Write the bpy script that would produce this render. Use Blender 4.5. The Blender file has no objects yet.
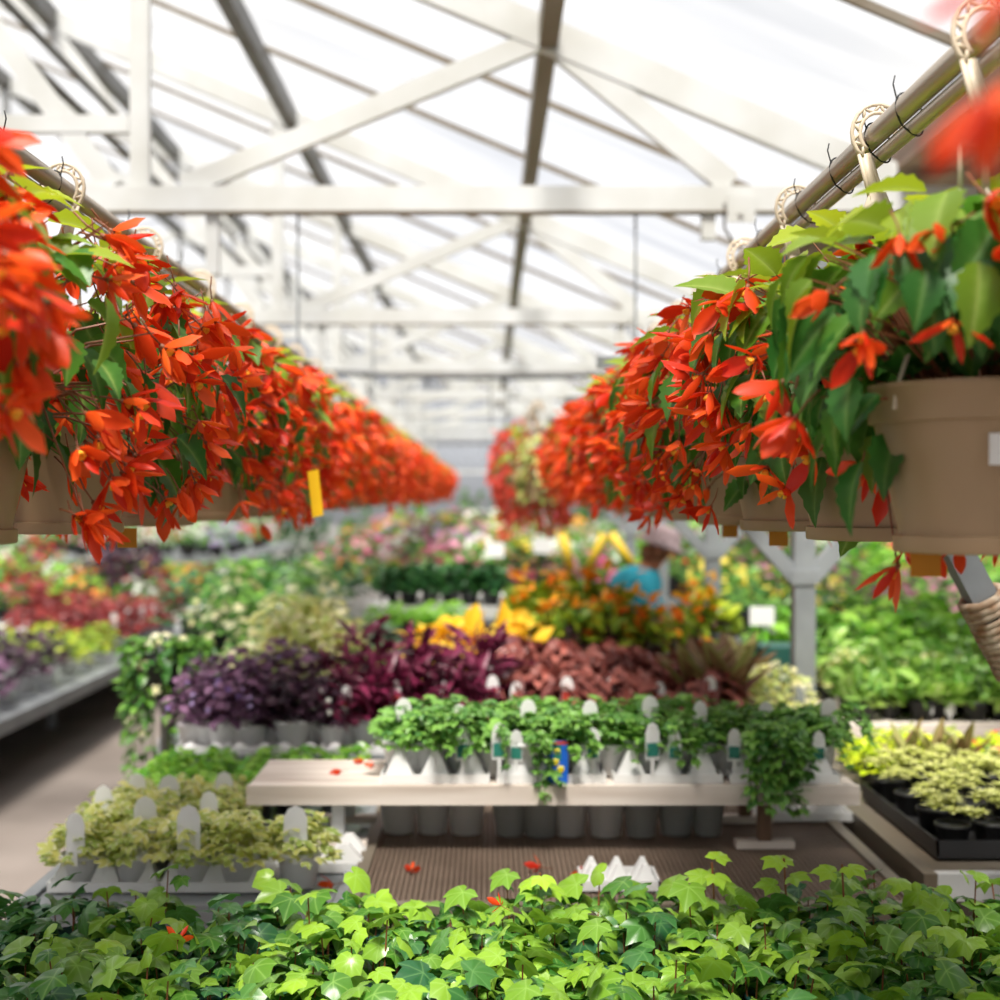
import bpy, math, random
import numpy as np
from mathutils import Vector, Matrix

random.seed(7)
RNG = np.random.default_rng(11)
SC = bpy.context.scene
COL = SC.collection
PI = math.pi
F = 1400.0          # focal length in pixels of the 1000 px frame
CX, CY = 488.0, 495.0
EYE = 1.55


def at(px, py, Y):
    return Vector(((px - CX) / F * Y, Y, EYE - (py - CY) / F * Y))


def ax(px, Y):
    return (px - CX) / F * Y


def az(py, Y):
    return EYE - (py - CY) / F * Y


def srgb(r, g, b):
    def f(c):
        c = c / 255.0
        return c / 12.92 if c <= 0.04045 else ((c + 0.055) / 1.055) ** 2.4
    return (f(r), f(g), f(b), 1.0)


# ------------------------------------------------------------------ materials
MATS = {}


def mat(name, color, rough=0.5, metal=0.0, noise=None, spec=0.5, bump=None, trans=0.0, scale=6.0, stretch=None):
    """Plain procedural surface; noise = second colour mixed in by a noise texture."""
    if name in MATS:
        return MATS[name]
    m = bpy.data.materials.new(name)
    m.use_nodes = True
    nt = m.node_tree
    b = nt.nodes['Principled BSDF']
    b.inputs['Base Color'].default_value = color
    b.inputs['Roughness'].default_value = rough
    b.inputs['Metallic'].default_value = metal
    b.inputs['Specular IOR Level'].default_value = spec
    tc = None
    if noise or bump:
        tc = nt.nodes.new('ShaderNodeTexCoord')
        mp = nt.nodes.new('ShaderNodeMapping')
        if stretch:
            mp.inputs['Scale'].default_value = stretch
        nt.links.new(tc.outputs['Object'], mp.inputs['Vector'])
        n = nt.nodes.new('ShaderNodeTexNoise')
        n.inputs['Scale'].default_value = scale
        n.inputs['Detail'].default_value = 5
        nt.links.new(mp.outputs['Vector'], n.inputs['Vector'])
    if noise:
        r = nt.nodes.new('ShaderNodeValToRGB')
        r.color_ramp.elements[0].position = 0.35
        r.color_ramp.elements[1].position = 0.68
        r.color_ramp.elements[0].color = color
        r.color_ramp.elements[1].color = noise
        nt.links.new(n.outputs['Fac'], r.inputs['Fac'])
        nt.links.new(r.outputs['Color'], b.inputs['Base Color'])
    if bump:
        bp = nt.nodes.new('ShaderNodeBump')
        bp.inputs['Strength'].default_value = bump
        bp.inputs['Distance'].default_value = 0.01
        nt.links.new(n.outputs['Fac'], bp.inputs['Height'])
        nt.links.new(bp.outputs['Normal'], b.inputs['Normal'])
    if trans > 0:
        t = nt.nodes.new('ShaderNodeBsdfTranslucent')
        t.inputs['Color'].default_value = color
        mx = nt.nodes.new('ShaderNodeMixShader')
        mx.inputs[0].default_value = trans
        nt.links.new(b.outputs[0], mx.inputs[1])
        nt.links.new(t.outputs[0], mx.inputs[2])
        nt.links.new(mx.outputs[0], nt.nodes['Material Output'].inputs[0])
    MATS[name] = m
    return m


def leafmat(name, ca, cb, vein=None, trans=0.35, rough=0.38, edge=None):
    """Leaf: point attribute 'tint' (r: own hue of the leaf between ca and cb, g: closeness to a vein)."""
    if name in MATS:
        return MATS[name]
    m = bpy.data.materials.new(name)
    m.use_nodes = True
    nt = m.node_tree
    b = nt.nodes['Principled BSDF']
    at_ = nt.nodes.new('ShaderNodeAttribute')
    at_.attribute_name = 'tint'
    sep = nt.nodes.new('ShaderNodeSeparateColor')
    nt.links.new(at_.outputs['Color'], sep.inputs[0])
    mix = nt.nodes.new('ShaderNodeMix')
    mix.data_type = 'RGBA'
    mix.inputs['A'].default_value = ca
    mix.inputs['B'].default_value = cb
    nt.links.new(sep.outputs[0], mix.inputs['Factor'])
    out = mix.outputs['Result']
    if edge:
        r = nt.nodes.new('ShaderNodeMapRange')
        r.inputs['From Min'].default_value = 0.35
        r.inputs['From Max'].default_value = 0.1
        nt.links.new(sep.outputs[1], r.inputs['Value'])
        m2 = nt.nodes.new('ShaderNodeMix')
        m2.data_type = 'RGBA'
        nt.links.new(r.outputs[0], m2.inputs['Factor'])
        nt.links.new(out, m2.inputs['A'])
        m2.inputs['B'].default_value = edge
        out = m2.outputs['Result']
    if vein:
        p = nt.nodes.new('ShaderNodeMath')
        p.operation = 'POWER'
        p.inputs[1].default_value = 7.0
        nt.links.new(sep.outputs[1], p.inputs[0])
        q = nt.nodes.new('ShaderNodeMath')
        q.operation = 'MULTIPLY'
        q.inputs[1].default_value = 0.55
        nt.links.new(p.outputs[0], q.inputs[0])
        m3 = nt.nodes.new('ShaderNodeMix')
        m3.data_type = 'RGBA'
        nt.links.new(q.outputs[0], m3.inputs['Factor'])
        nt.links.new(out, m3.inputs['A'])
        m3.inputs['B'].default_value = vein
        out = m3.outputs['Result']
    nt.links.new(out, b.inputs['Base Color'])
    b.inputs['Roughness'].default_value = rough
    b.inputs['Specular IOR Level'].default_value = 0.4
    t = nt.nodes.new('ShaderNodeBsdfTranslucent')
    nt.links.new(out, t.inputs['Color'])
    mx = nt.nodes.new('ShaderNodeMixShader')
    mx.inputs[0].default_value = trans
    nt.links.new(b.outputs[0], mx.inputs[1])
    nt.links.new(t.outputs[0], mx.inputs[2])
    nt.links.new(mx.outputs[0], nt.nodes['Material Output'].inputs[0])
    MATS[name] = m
    return m


def panemat(name, through, tint):
    m = bpy.data.materials.new(name)
    m.use_nodes = True
    nt = m.node_tree
    nt.nodes.remove(nt.nodes['Principled BSDF'])
    tr = nt.nodes.new('ShaderNodeBsdfTransparent')
    tr.inputs['Color'].default_value = (1, 1, 1, 1)
    tl = nt.nodes.new('ShaderNodeBsdfTranslucent')
    tl.inputs['Color'].default_value = tint
    mx = nt.nodes.new('ShaderNodeMixShader')
    tc = nt.nodes.new('ShaderNodeTexCoord')
    mp = nt.nodes.new('ShaderNodeMapping')
    mp.inputs['Scale'].default_value = (0.25, 1.6, 0.25)
    nt.links.new(tc.outputs['Object'], mp.inputs['Vector'])
    n = nt.nodes.new('ShaderNodeTexNoise')
    n.inputs['Scale'].default_value = 1.3
    n.inputs['Detail'].default_value = 4
    nt.links.new(mp.outputs['Vector'], n.inputs['Vector'])
    r = nt.nodes.new('ShaderNodeMapRange')
    r.inputs['From Min'].default_value = 0.3
    r.inputs['From Max'].default_value = 0.7
    r.inputs['To Min'].default_value = 1 - through - 0.05
    r.inputs['To Max'].default_value = 1 - through + 0.06
    nt.links.new(n.outputs['Fac'], r.inputs['Value'])
    nt.links.new(r.outputs[0], mx.inputs[0])
    nt.links.new(tr.outputs[0], mx.inputs[1])
    nt.links.new(tl.outputs[0], mx.inputs[2])
    nt.links.new(mx.outputs[0], nt.nodes['Material Output'].inputs[0])
    MATS[name] = m
    return m


# ------------------------------------------------------------------ mesh builder
class MB:
    def __init__(self):
        self.v, self.f, self.mi, self.t, self.n = [], [], [], [], 0

    def add(self, verts, faces, mi=0, tint=None):
        verts = np.asarray(verts, dtype=float)
        k = self.n
        self.v.append(verts)
        self.f.extend([tuple(i + k for i in f) for f in faces])
        self.mi.extend([mi] * len(faces))
        if tint is None:
            tint = np.full((len(verts), 2), 0.5)
        self.t.append(np.asarray(tint, dtype=float))
        self.n += len(verts)

    def box(self, x0, x1, y0, y1, z0, z1, mi=0):
        vs = [(x, y, z) for x in (x0, x1) for y in (y0, y1) for z in (z0, z1)]
        self.add(vs, [(0, 1, 3, 2), (4, 6, 7, 5), (0, 4, 5, 1), (2, 3, 7, 6), (0, 2, 6, 4), (1, 5, 7, 3)], mi)

    def bar(self, a, b, w, h=None, mi=0, up=(0, 0, 1)):
        """square bar from a to b"""
        a, b = Vector(a), Vector(b)
        h = h or w
        d = (b - a).normalized()
        u = Vector(up)
        if abs(d.dot(u)) > 0.95:
            u = Vector((0, 1, 0))
        s = d.cross(u).normalized()
        u = s.cross(d).normalized()
        vs = []
        for p in (a, b):
            for i, j in ((-1, -1), (1, -1), (1, 1), (-1, 1)):
                vs.append(p + s * (i * w / 2) + u * (j * h / 2))
        self.add([tuple(v) for v in vs], [(3, 2, 1, 0), (4, 5, 6, 7), (0, 1, 5, 4), (1, 2, 6, 5), (2, 3, 7, 6), (3, 0, 4, 7)], mi)

    def tube(self, pts, r, n=8, mi=0, cap=True, tint=None):
        pts = [Vector(p) for p in pts]
        if not isinstance(r, (list, tuple)):
            r = [r] * len(pts)
        vs, fs = [], []
        prev = None
        for i, p in enumerate(pts):
            d = (pts[min(i + 1, len(pts) - 1)] - pts[max(i - 1, 0)]).normalized()
            if prev is None:
                u = Vector((0, 0, 1)) if abs(d.z) < 0.9 else Vector((1, 0, 0))
            else:
                u = prev
            s = d.cross(u).normalized()
            u = s.cross(d).normalized()
            prev = u
            for k in range(n):
                a = 2 * PI * k / n
                vs.append(p + (s * math.cos(a) + u * math.sin(a)) * r[i])
        for i in range(len(pts) - 1):
            for k in range(n):
                fs.append((i * n + k, i * n + (k + 1) % n, (i + 1) * n + (k + 1) % n, (i + 1) * n + k))
        if cap:
            fs.append(tuple(range(n - 1, -1, -1)))
            fs.append(tuple((len(pts) - 1) * n + k for k in range(n)))
        self.add([tuple(v) for v in vs], fs, mi, None if tint is None else np.tile(np.array(tint), (len(vs), 1)))

    def lathe(self, prof, n=24, c=(0, 0, 0), mi=0):
        """prof: (r, z) pairs from the outside bottom round to the inside"""
        vs, fs = [], []
        for r, z in prof:
            for k in range(n):
                a = 2 * PI * k / n
                vs.append((c[0] + r * math.cos(a), c[1] + r * math.sin(a), c[2] + z))
        for i in range(len(prof) - 1):
            for k in range(n):
                fs.append((i * n + k, i * n + (k + 1) % n, (i + 1) * n + (k + 1) % n, (i + 1) * n + k))
        fs.append(tuple(range(n - 1, -1, -1)))
        self.add(vs, fs, mi)

    def mesh(self, name, mats, smooth=False):
        me = bpy.data.meshes.new(name)
        v = np.concatenate(self.v) if self.v else np.zeros((0, 3))
        me.from_pydata(v.tolist(), [], self.f)
        for m in (mats if isinstance(mats, (list, tuple)) else [mats]):
            me.materials.append(m)
        me.polygons.foreach_set('material_index', self.mi)
        if smooth:
            me.polygons.foreach_set('use_smooth', [True] * len(self.f))
        t = np.concatenate(self.t)
        ca = me.color_attributes.new('tint', 'FLOAT_COLOR', 'POINT')
        c = np.ones((len(v), 4))
        c[:, :2] = t
        c[:, 2] = 0
        ca.data.foreach_set('color', c.ravel())
        me.update()
        return me


def link(name, me, parent=None, loc=None):
    o = bpy.data.objects.new(name, me)
    COL.objects.link(o)
    if parent is not None:
        o.parent = parent
    if loc is not None:
        o.location = loc
    return o


def empty(name, loc=(0, 0, 0), rz=0.0, s=1.0):
    o = bpy.data.objects.new(name, None)
    o.empty_display_size = 0.05
    o.location = loc
    o.rotation_euler = (0, 0, rz)
    o.scale = (s, s, s)
    COL.objects.link(o)
    return o


def tag(o, label, cat, group=None, kind=None):
    o['label'] = label
    o['category'] = cat
    if group:
        o['group'] = group
    if kind:
        o['kind'] = kind
    return o


# ------------------------------------------------------------------ leaf templates (unit length, base at origin, along +Y, face up +Z)
def strip(profile, fold=0.25, droop=0.3, wave=0.0):
    v, t = [], []
    for i, (y, w) in enumerate(profile):
        zz = -droop * y * y
        wv = wave * (1 if i % 2 else -1)
        v += [(-w, y, zz + fold * w + wv), (0, y, zz), (w, y, zz + fold * w - wv)]
        t += [0.0, 1.0, 0.0]
    f = []
    for i in range(len(profile) - 1):
        a = 3 * i
        f += [(a, a + 1, a + 4, a + 3), (a + 1, a + 2, a + 5, a + 4)]
    return np.array(v), f, np.array(t)


def fan(lobes, curl=0.12, cup=0.1):
    """outline by (angle in degrees from +Y, radius, is a lobe tip)"""
    pts = [(a, r, k) for a, r, k in lobes]
    full = [(-a, r, k) for a, r, k in reversed(pts) if 0 < a < 180] + pts
    full = sorted(full, key=lambda q: q[0])
    n = len(full)
    v = [(0, 0, 0)]
    t = [1.0]
    for frac in (0.55, 1.0):
        for a, r, k in full:
            A = math.radians(a)
            rr = r * frac
            z = -curl * rr * rr + (cup * rr * 0.5 if not k else -cup * rr * 0.2)
            v.append((rr * math.sin(A), rr * math.cos(A), z))
            t.append(0.95 if k else 0.25 if frac < 1 else 0.0)
    f = []
    closed = full[-1][0] >= 179
    for i in range(n if closed else n - 1):
        j = (i + 1) % n
        f.append((0, 1 + j, 1 + i))
        f.append((1 + i, 1 + j, 1 + n + j, 1 + n + i))
    return np.array(v), f, np.array(t)


IVY = fan([(0, 1.0, 1), (13, 0.78, 0), (34, 0.62, 0), (52, 0.82, 1), (68, 0.62, 0), (88, 0.52, 0), (112, 0.62, 1), (138, 0.44, 0), (165, 0.3, 0), (180, 0.1, 0)], 0.25, 0.16)
IVY2 = fan([(0, 0.9, 1), (20, 0.74, 0), (40, 0.68, 0), (58, 0.75, 1), (82, 0.6, 0), (110, 0.58, 1), (140, 0.46, 0), (166, 0.3, 0), (180, 0.1, 0)], 0.4, 0.1)
IVYLOW = fan([(0, 1.0, 1), (30, 0.6, 0), (55, 0.8, 1), (100, 0.5, 0), (150, 0.4, 0), (180, 0.1, 0)], 0.3, 0.12)
_bp = []
for i in range(13):
    y = i / 12
    w = 0.36 * math.sin(PI * min(1, y ** 0.72)) * (1 - 0.15 * y)
    w = w * (1.1 if i % 2 else 0.88) if 0 < i < 12 else (0.03 if i == 0 else 0.0)
    _bp.append((y, w))
BEGO = strip(_bp, 0.28, 0.35)
OVAL = strip([(0, 0.03), (0.25, 0.25), (0.55, 0.3), (0.82, 0.18), (1, 0)], 0.25, 0.3)
OVALLOW = strip([(0, 0.04), (0.45, 0.3), (1, 0)], 0.25, 0.3)
LANCE = strip([(0, 0.03), (0.25, 0.11), (0.55, 0.12), (0.8, 0.08), (1, 0)], 0.3, 0.5)
STRAP = strip([(0, 0.05), (0.2, 0.1), (0.45, 0.15), (0.7, 0.12), (0.88, 0.06), (1, 0)], 0.4, 0.16)
CURLY = strip([(0, 0.05), (0.25, 0.26), (0.5, 0.32), (0.75, 0.25), (1, 0.02)], 0.5, 0.9, 0.05)
NEEDLE = strip([(0, 0.04), (0.5, 0.06), (1, 0)], 0.2, 0.2)
PETALB = strip([(0, 0.06), (0.2, 0.16), (0.45, 0.23), (0.7, 0.2), (0.88, 0.1), (1, 0.0)], 0.45, -0.3, 0.015)
PETALN = strip([(0, 0.05), (0.25, 0.1), (0.55, 0.135), (0.8, 0.09), (1, 0.0)], 0.45, -0.35)


def place(mb, tpl, pos, d, up, size, tint, mi=0, roll=0.0):
    d = np.asarray(d, float)
    d = d / (np.linalg.norm(d) + 1e-9)
    up = np.asarray(up, float)
    x = np.cross(d, up)
    nx = np.linalg.norm(x)
    if nx < 1e-4:
        x = np.cross(d, (1.0, 0.2, 0.1))
        nx = np.linalg.norm(x)
    x = x / nx
    z = np.cross(x, d)
    if roll:
        x, z = x * math.cos(roll) + z * math.sin(roll), z * math.cos(roll) - x * math.sin(roll)
    R = np.stack([x, d, z], axis=0)
    v = (tpl[0] * size) @ R + np.asarray(pos, float)
    tt = np.stack([np.full(len(v), tint), tpl[2]], axis=1)
    mb.add(v, tpl[1], mi, tt)


def sph(az_, el):
    return np.array([math.cos(az_) * math.cos(el), math.sin(az_) * math.cos(el), math.sin(el)])


U = random.uniform

# ------------------------------------------------------------------ shared materials
G = dict(
    white_metal=mat('white painted metal', srgb(202, 204, 205), 0.5, 0.1, srgb(184, 184, 180), scale=2.5),
    galv=mat('galvanised steel', srgb(150, 155, 160), 0.45, 0.35, srgb(122, 126, 130), scale=5),
    dark_metal=mat('dull dark steel', srgb(112, 112, 110), 0.5, 0.3, srgb(92, 88, 82), scale=5),
    tan_metal=mat('tan shade under chord', srgb(126, 118, 106), 0.5, 0.2, srgb(104, 92, 76), scale=5, stretch=(1, 0.2, 1)),
    tube=mat('steel tube', srgb(200, 192, 182), 0.38, 0.6, srgb(164, 150, 134), scale=3, stretch=(1, 0.15, 1)),
    tie=mat('black nylon tie', srgb(40, 42, 48), 0.4),
    hook=mat('beige plastic hook', srgb(206, 190, 168), 0.5),
    wire=mat('beige hanger strap', srgb(204, 190, 172), 0.5),
    pot=mat('taupe plastic pot', srgb(160, 134, 104), 0.45, 0.0, srgb(150, 124, 95), scale=4),
    soil=mat('dark potting soil', srgb(62, 46, 36), 0.95, 0.0, srgb(36, 28, 24), scale=60, bump=0.5),
    white=mat('white plastic', srgb(240, 240, 240), 0.4, trans=0.25),
    black=mat('black plastic', srgb(38, 38, 40), 0.45),
    wood=mat('white washed wood', srgb(222, 212, 203), 0.7, 0.0, srgb(196, 182, 170), scale=3, stretch=(0.6, 8, 8), bump=0.2),
    brown=mat('brown timber', srgb(128, 100, 80), 0.75, 0.0, srgb(90, 66, 50), scale=4, stretch=(8, 8, 0.6), bump=0.3),
    gutter=mat('weathered gutter timber', srgb(156, 134, 116), 0.8, 0.0, srgb(86, 66, 54), scale=2.2, stretch=(5, 0.5, 5), bump=0.4),
    mesh=mat('worn expanded metal', srgb(136, 118, 104), 0.6, 0.3, srgb(108, 92, 80), scale=4),
    green_tag=mat('green print', srgb(38, 118, 104), 0.5),
    red_tag=mat('red print', srgb(176, 60, 50), 0.5),
    yellow=mat('yellow plastic tag', srgb(248, 205, 30), 0.45, trans=0.3),
    orange=mat('ochre plastic tag', srgb(206, 140, 20), 0.5, trans=0.3),
    dgreen=mat('dark green plastic', srgb(26, 76, 68), 0.5),
    blue=mat('bright blue plastic', srgb(20, 92, 196), 0.45),
    yprint=mat('yellow print', srgb(236, 216, 40), 0.5),
    stem=mat('reddish stem', srgb(128, 74, 46), 0.5),
    gstem=mat('green stem', srgb(86, 112, 44), 0.5),
    bstem=mat('brown stem', srgb(108, 82, 60), 0.6),
    pollen=mat('yellow stamens', srgb(246, 176, 40), 0.6),
)

SOFT = dict(
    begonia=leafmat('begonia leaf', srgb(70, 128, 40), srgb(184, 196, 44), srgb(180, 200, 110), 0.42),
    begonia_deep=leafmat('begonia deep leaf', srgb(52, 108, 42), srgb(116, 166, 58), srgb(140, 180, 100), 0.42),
    flower=leafmat('orange red petal', srgb(212, 40, 12), srgb(252, 104, 34), None, 0.42, 0.45),
    flower_pink=leafmat('coral red petal', srgb(206, 62, 52), srgb(236, 96, 76), None, 0.42, 0.45),
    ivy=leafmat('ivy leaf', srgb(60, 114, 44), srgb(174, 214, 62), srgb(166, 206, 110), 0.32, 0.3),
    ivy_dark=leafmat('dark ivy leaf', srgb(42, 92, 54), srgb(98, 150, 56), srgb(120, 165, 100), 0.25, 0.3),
    ivy_var=leafmat('variegated ivy leaf', srgb(166, 192, 96), srgb(228, 224, 134), None, 0.4, 0.4, srgb(250, 248, 216)),
    ivy_small=leafmat('small ivy leaf', srgb(58, 118, 52), srgb(136, 190, 78), srgb(190, 220, 150), 0.3, 0.35),
    bright=leafmat('fresh green leaf', srgb(98, 168, 46), srgb(168, 214, 84), None, 0.35),
    green=leafmat('mid green leaf', srgb(52, 108, 44), srgb(120, 168, 64), None, 0.3),
    deep=leafmat('deep green leaf', srgb(28, 72, 40), srgb(66, 116, 58), None, 0.25),
    grey=leafmat('grey green leaf', srgb(92, 124, 100), srgb(150, 176, 146), None, 0.25),
    lime=leafmat('lime leaf', srgb(176, 206, 34), srgb(228, 236, 60), None, 0.35),
    lime_dull=leafmat('yellow green coleus leaf', srgb(112, 150, 36), srgb(184, 194, 56), None, 0.3),
    pale=leafmat('pale rosette leaf', srgb(176, 184, 92), srgb(220, 222, 150), None, 0.3),
    syng=leafmat('green and cream leaf', srgb(86, 148, 52), srgb(170, 206, 90), srgb(236, 238, 196), 0.35),
    purple=leafmat('purple leaf', srgb(70, 48, 66), srgb(166, 122, 158), None, 0.25),
    darkpurple=leafmat('blackish purple leaf', srgb(48, 34, 46), srgb(96, 66, 84), None, 0.2),
    burgundy=leafmat('burgundy leaf', srgb(62, 32, 42), srgb(140, 44, 84), None, 0.28),
    redbrown=leafmat('red brown leaf', srgb(96, 46, 44), srgb(186, 112, 100), None, 0.25),
    bronze=leafmat('bronze strap leaf', srgb(112, 54, 52), srgb(158, 164, 96), srgb(176, 128, 106), 0.28),
    yellow=leafmat('yellow leaf', srgb(238, 190, 30), srgb(252, 236, 110), None, 0.35),
    croton=leafmat('croton leaf', srgb(72, 122, 38), srgb(176, 196, 52), srgb(230, 210, 70), 0.32),
    croton_top=leafmat('croton top leaf', srgb(236, 104, 28), srgb(250, 196, 50), None, 0.35),
    croton_low=leafmat('croton dark leaf', srgb(46, 36, 40), srgb(96, 66, 62), None, 0.2),
    coleus=leafmat('coleus leaf', srgb(110, 34, 40), srgb(170, 66, 60), None, 0.28),
    w=leafmat('white petal', srgb(240, 240, 232), srgb(252, 250, 246), None, 0.35),
    p=leafmat('pink petal', srgb(214, 110, 158), srgb(240, 178, 204), None, 0.35),
    m=leafmat('magenta petal', srgb(190, 40, 110), srgb(226, 96, 160), None, 0.35),
    r=leafmat('red petal', srgb(196, 40, 40), srgb(232, 84, 70), None, 0.35),
    o=leafmat('orange petal', srgb(236, 130, 40), srgb(246, 176, 96), None, 0.35),
    y=leafmat('yellow petal', srgb(240, 208, 40), srgb(250, 232, 120), None, 0.35),
    l=leafmat('lilac petal', srgb(150, 120, 196), srgb(204, 180, 226), None, 0.35),
    cream=leafmat('cream petal', srgb(234, 226, 170), srgb(246, 242, 212), None, 0.35),
)

# ================================================================== THE SETTING
roof_pane = panemat('milky roof pane', 0.93, (0.93, 0.93, 0.95, 1))
wall_pane = panemat('milky wall pane', 0.12, (0.5, 0.52, 0.54, 1))


def structure(name, mb, m, smooth=False):
    o = link(name, mb.mesh(name, m, smooth))
    o['kind'] = 'structure'
    return o


fl = MB()
fl.box(-13, 11, -5, 31, -0.1, 0)
structure('floor', fl, mat('worn concrete', srgb(132, 122, 116), 0.9, 0, srgb(112, 102, 96), scale=1.6, bump=0.15))

H0, SL = EYE + 2.0, 0.42          # roof plane z = H0 - SL * x in this bay
RIDGE, EAVE = -4.45, 1.6
EAVE_L = 2 * RIDGE - EAVE
RIDGE_R = EAVE + 0.76 + 6.2


def roof_z(x):
    return H0 - SL * x


ce = MB()
y0r, y1r = -5, 30.5
zr, ze = roof_z(RIDGE), roof_z(EAVE)
for xa, za, xb, zb in ((RIDGE, zr, EAVE, ze), (EAVE_L, ze, RIDGE, zr), (EAVE + 0.76, ze, RIDGE_R, ze + SL * 6.2)):
    v = []
    for x, z in ((xa, za + 0.06), (xb, zb + 0.06)):
        for y in (y0r, y1r):
            v += [(x, y, z), (x, y, z + 0.01)]
    ce.add(v, [(0, 4, 6, 2), (1, 3, 7, 5), (0, 2, 3, 1), (4, 5, 7, 6), (0, 1, 5, 4), (2, 6, 7, 3)])
structure('ceiling', ce, roof_pane)

wb = MB()
wb.box(EAVE_L, RIDGE_R, 30.5, 30.54, 0, zr + 0.2)
structure('wall_back', wb, panemat('milky end wall pane', 0.72, (0.9, 0.91, 0.93, 1)))
wl = MB()
wl.box(EAVE_L - 0.06, EAVE_L, -5, 30.5, 0, ze + 0.1)
structure('wall_left', wl, wall_pane)
wr = MB()
wr.box(RIDGE_R, RIDGE_R + 0.06, -5, 30.5, 0, ze + SL * 6.2 + 0.1)
structure('wall_right', wr, wall_pane)
wf = MB()
wf.box(EAVE_L, RIDGE_R, -5.06, -5.0, 0, zr + 0.2)
structure('wall_front', wf, wall_pane)
for i in range(6):
    gi = MB()
    gi.box(EAVE_L + 0.1, RIDGE_R - 0.1, 30.3, 30.38, 1.4 + 0.62 * i, 1.46 + 0.62 * i)
    structure('trim_%d' % (i + 2), gi, G['white_metal'] if i % 2 else G['dark_metal'])
# base walls of the end of the house
kb = MB()
kb.box(EAVE_L, RIDGE_R, 30.2, 30.4, 0, 0.9)
structure('trim_1', kb, mat('grey base wall', srgb(150, 150, 148), 0.8))

# ---- trusses
TR = [1.94 + 3.66 * i for i in range(8)]
ORD = ['first', 'second', 'third', 'fourth', 'fifth', 'sixth', 'seventh', 'eighth']
CH = EYE + 1.18
PIPE_Z0 = EYE + 0.548
U0 = random.uniform
wm = G['white_metal']
for i, y in enumerate(TR):
    t = empty('roof_truss', (0, y, 0))
    if i == 0:
        tag(t, 'white steel roof truss above the closest baskets, mostly out of view', 'roof truss', 'white roof trusses')
    else:
        tag(t, 'white steel roof truss with diagonals and bottom chord, %s one from the camera' % ORD[i - 1], 'roof truss', 'white roof trusses')

    def part(name, a, b, w, h=None):
        m = MB()
        m.bar((a[0], 0, a[1]), (b[0], 0, b[1]), h or w, w, up=(0, 1, 0))
        return link(name, m.mesh(name, wm), t)
    part('bottom_chord', (EAVE_L + 0.1, CH), (EAVE + 0.35, CH), 0.07, 0.1)
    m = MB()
    m.box(EAVE_L + 0.1, EAVE + 0.35, -0.042, 0.02, CH - 0.058, CH - 0.05)  # added tan strip, its colour paints the shaded underside of the chord
    link('chord_shade_strip', m.mesh('chord_shade_strip', G['tan_metal']), t)['label'] = 'tan strip painted as shade under the chord'
    part('rafter', (RIDGE, zr - 0.07), (EAVE + 0.02, ze - 0.07), 0.055, 0.13)
    part('rafter', (EAVE_L, ze - 0.07), (RIDGE, zr - 0.07), 0.055, 0.13)
    part('upright', (-1.39, CH + 0.05), (-1.39, roof_z(-1.39) - 0.1), 0.042, 0.078)
    part('diagonal', (-1.22, CH + 0.05), (0.2, roof_z(0.2) - 0.1), 0.048, 0.085)
    part('diagonal', (0.97, CH + 0.06), (0.3, roof_z(0.3) - 0.1), 0.046, 0.1)
    part('diagonal', (-1.5, CH + 0.05), (-2.9, roof_z(-2.9) - 0.12), 0.044, 0.085)
    part('upright', (RIDGE, CH + 0.05), (RIDGE, zr - 0.1), 0.042, 0.078)
    part('tie', (-1.43, EYE + 1.48), (-4.4, EYE + 1.48), 0.05, 0.07)
    part('hanger', (-1.1, CH - 0.04), (-1.1, CH - 0.3), 0.04, 0.05)
    part('hanger', (0.88, CH + 0.05), (0.88, CH - 0.16), 0.05, 0.055)
    pl = MB()
    pl.box(0.95, 1.06, -0.05, -0.04, CH - 0.1, CH + 0.01)
    pl.tube([(1.0, -0.06, CH - 0.06), (1.0, -0.04, CH - 0.06)], 0.012, 8, 0)
    link('bracket_plate', pl.mesh('bracket_plate', wm), t)
    sb = MB()
    sb.bar((0.94, -0.03, CH - 0.02), (0.94, -0.03, CH - 0.12), 0.012)
    sb.bar((0.94, -0.03, CH - 0.12), (0.99, -0.03, CH - 0.19), 0.012)
    link('bracket_strap', sb.mesh('bracket_strap', G['dark_metal']), t)

# ---- purlins
for x, w, m, l in ((0.24, 0.075, 'tan_metal', 'broad tan steel purlin running down the middle of the roof'),
                   (-1.3, 0.075, 'dark_metal', 'dark grey steel purlin one bay aisle-side of the middle purlin'),
                   (-2.88, 0.075, 'dark_metal', 'dark grey steel purlin two bays aisle-side of the middle purlin'),
                   (-4.45, 0.1, 'dark_metal', 'dark ridge beam along the peak of the roof')):
    b = MB()
    b.box(x - w / 2, x + w / 2, -5, 30.4, roof_z(x) - 0.12, roof_z(x) - 0.0)
    tag(link('roof_purlin', b.mesh('roof_purlin', G[m])), l, 'purlin', 'roof purlins')
for x, h, l in ((-2.35, 2.4, 'thin dark service pipe under the roof, higher of the two beside the aisle'),
                (-2.1, 1.98, 'thin dark service pipe under the roof, lower of the two beside the aisle')):
    b = MB()
    b.tube([(x, -4, EYE + h), (x, 30, EYE + h)], 0.022, 8)
    tag(link('service_pipe', b.mesh('service_pipe', G['dark_metal'], True)), l, 'pipe', 'service pipes under the roof')

# ---- glazing bars (across the slope)
gb_me = MB()
gb_me.bar((RIDGE, 0, zr + 0.03), (EAVE, 0, ze + 0.03), 0.03, 0.022, up=(0, 1, 0))
gb_me = gb_me.mesh('glazing_bar', G['tan_metal'])
y = -3.1 + 0.0
ys = [1.94 + 1.22 * k for k in range(-3, 24)]
for k, y in enumerate(ys):
    if any(abs(y - t) < 0.1 for t in TR):
        continue
    tag(link('glazing_rail', gb_me, None, (0, y, 0)), 'thin tan glazing bar sloping across the milky roof panes', 'glazing bar', 'glazing bars of the roof')

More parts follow.
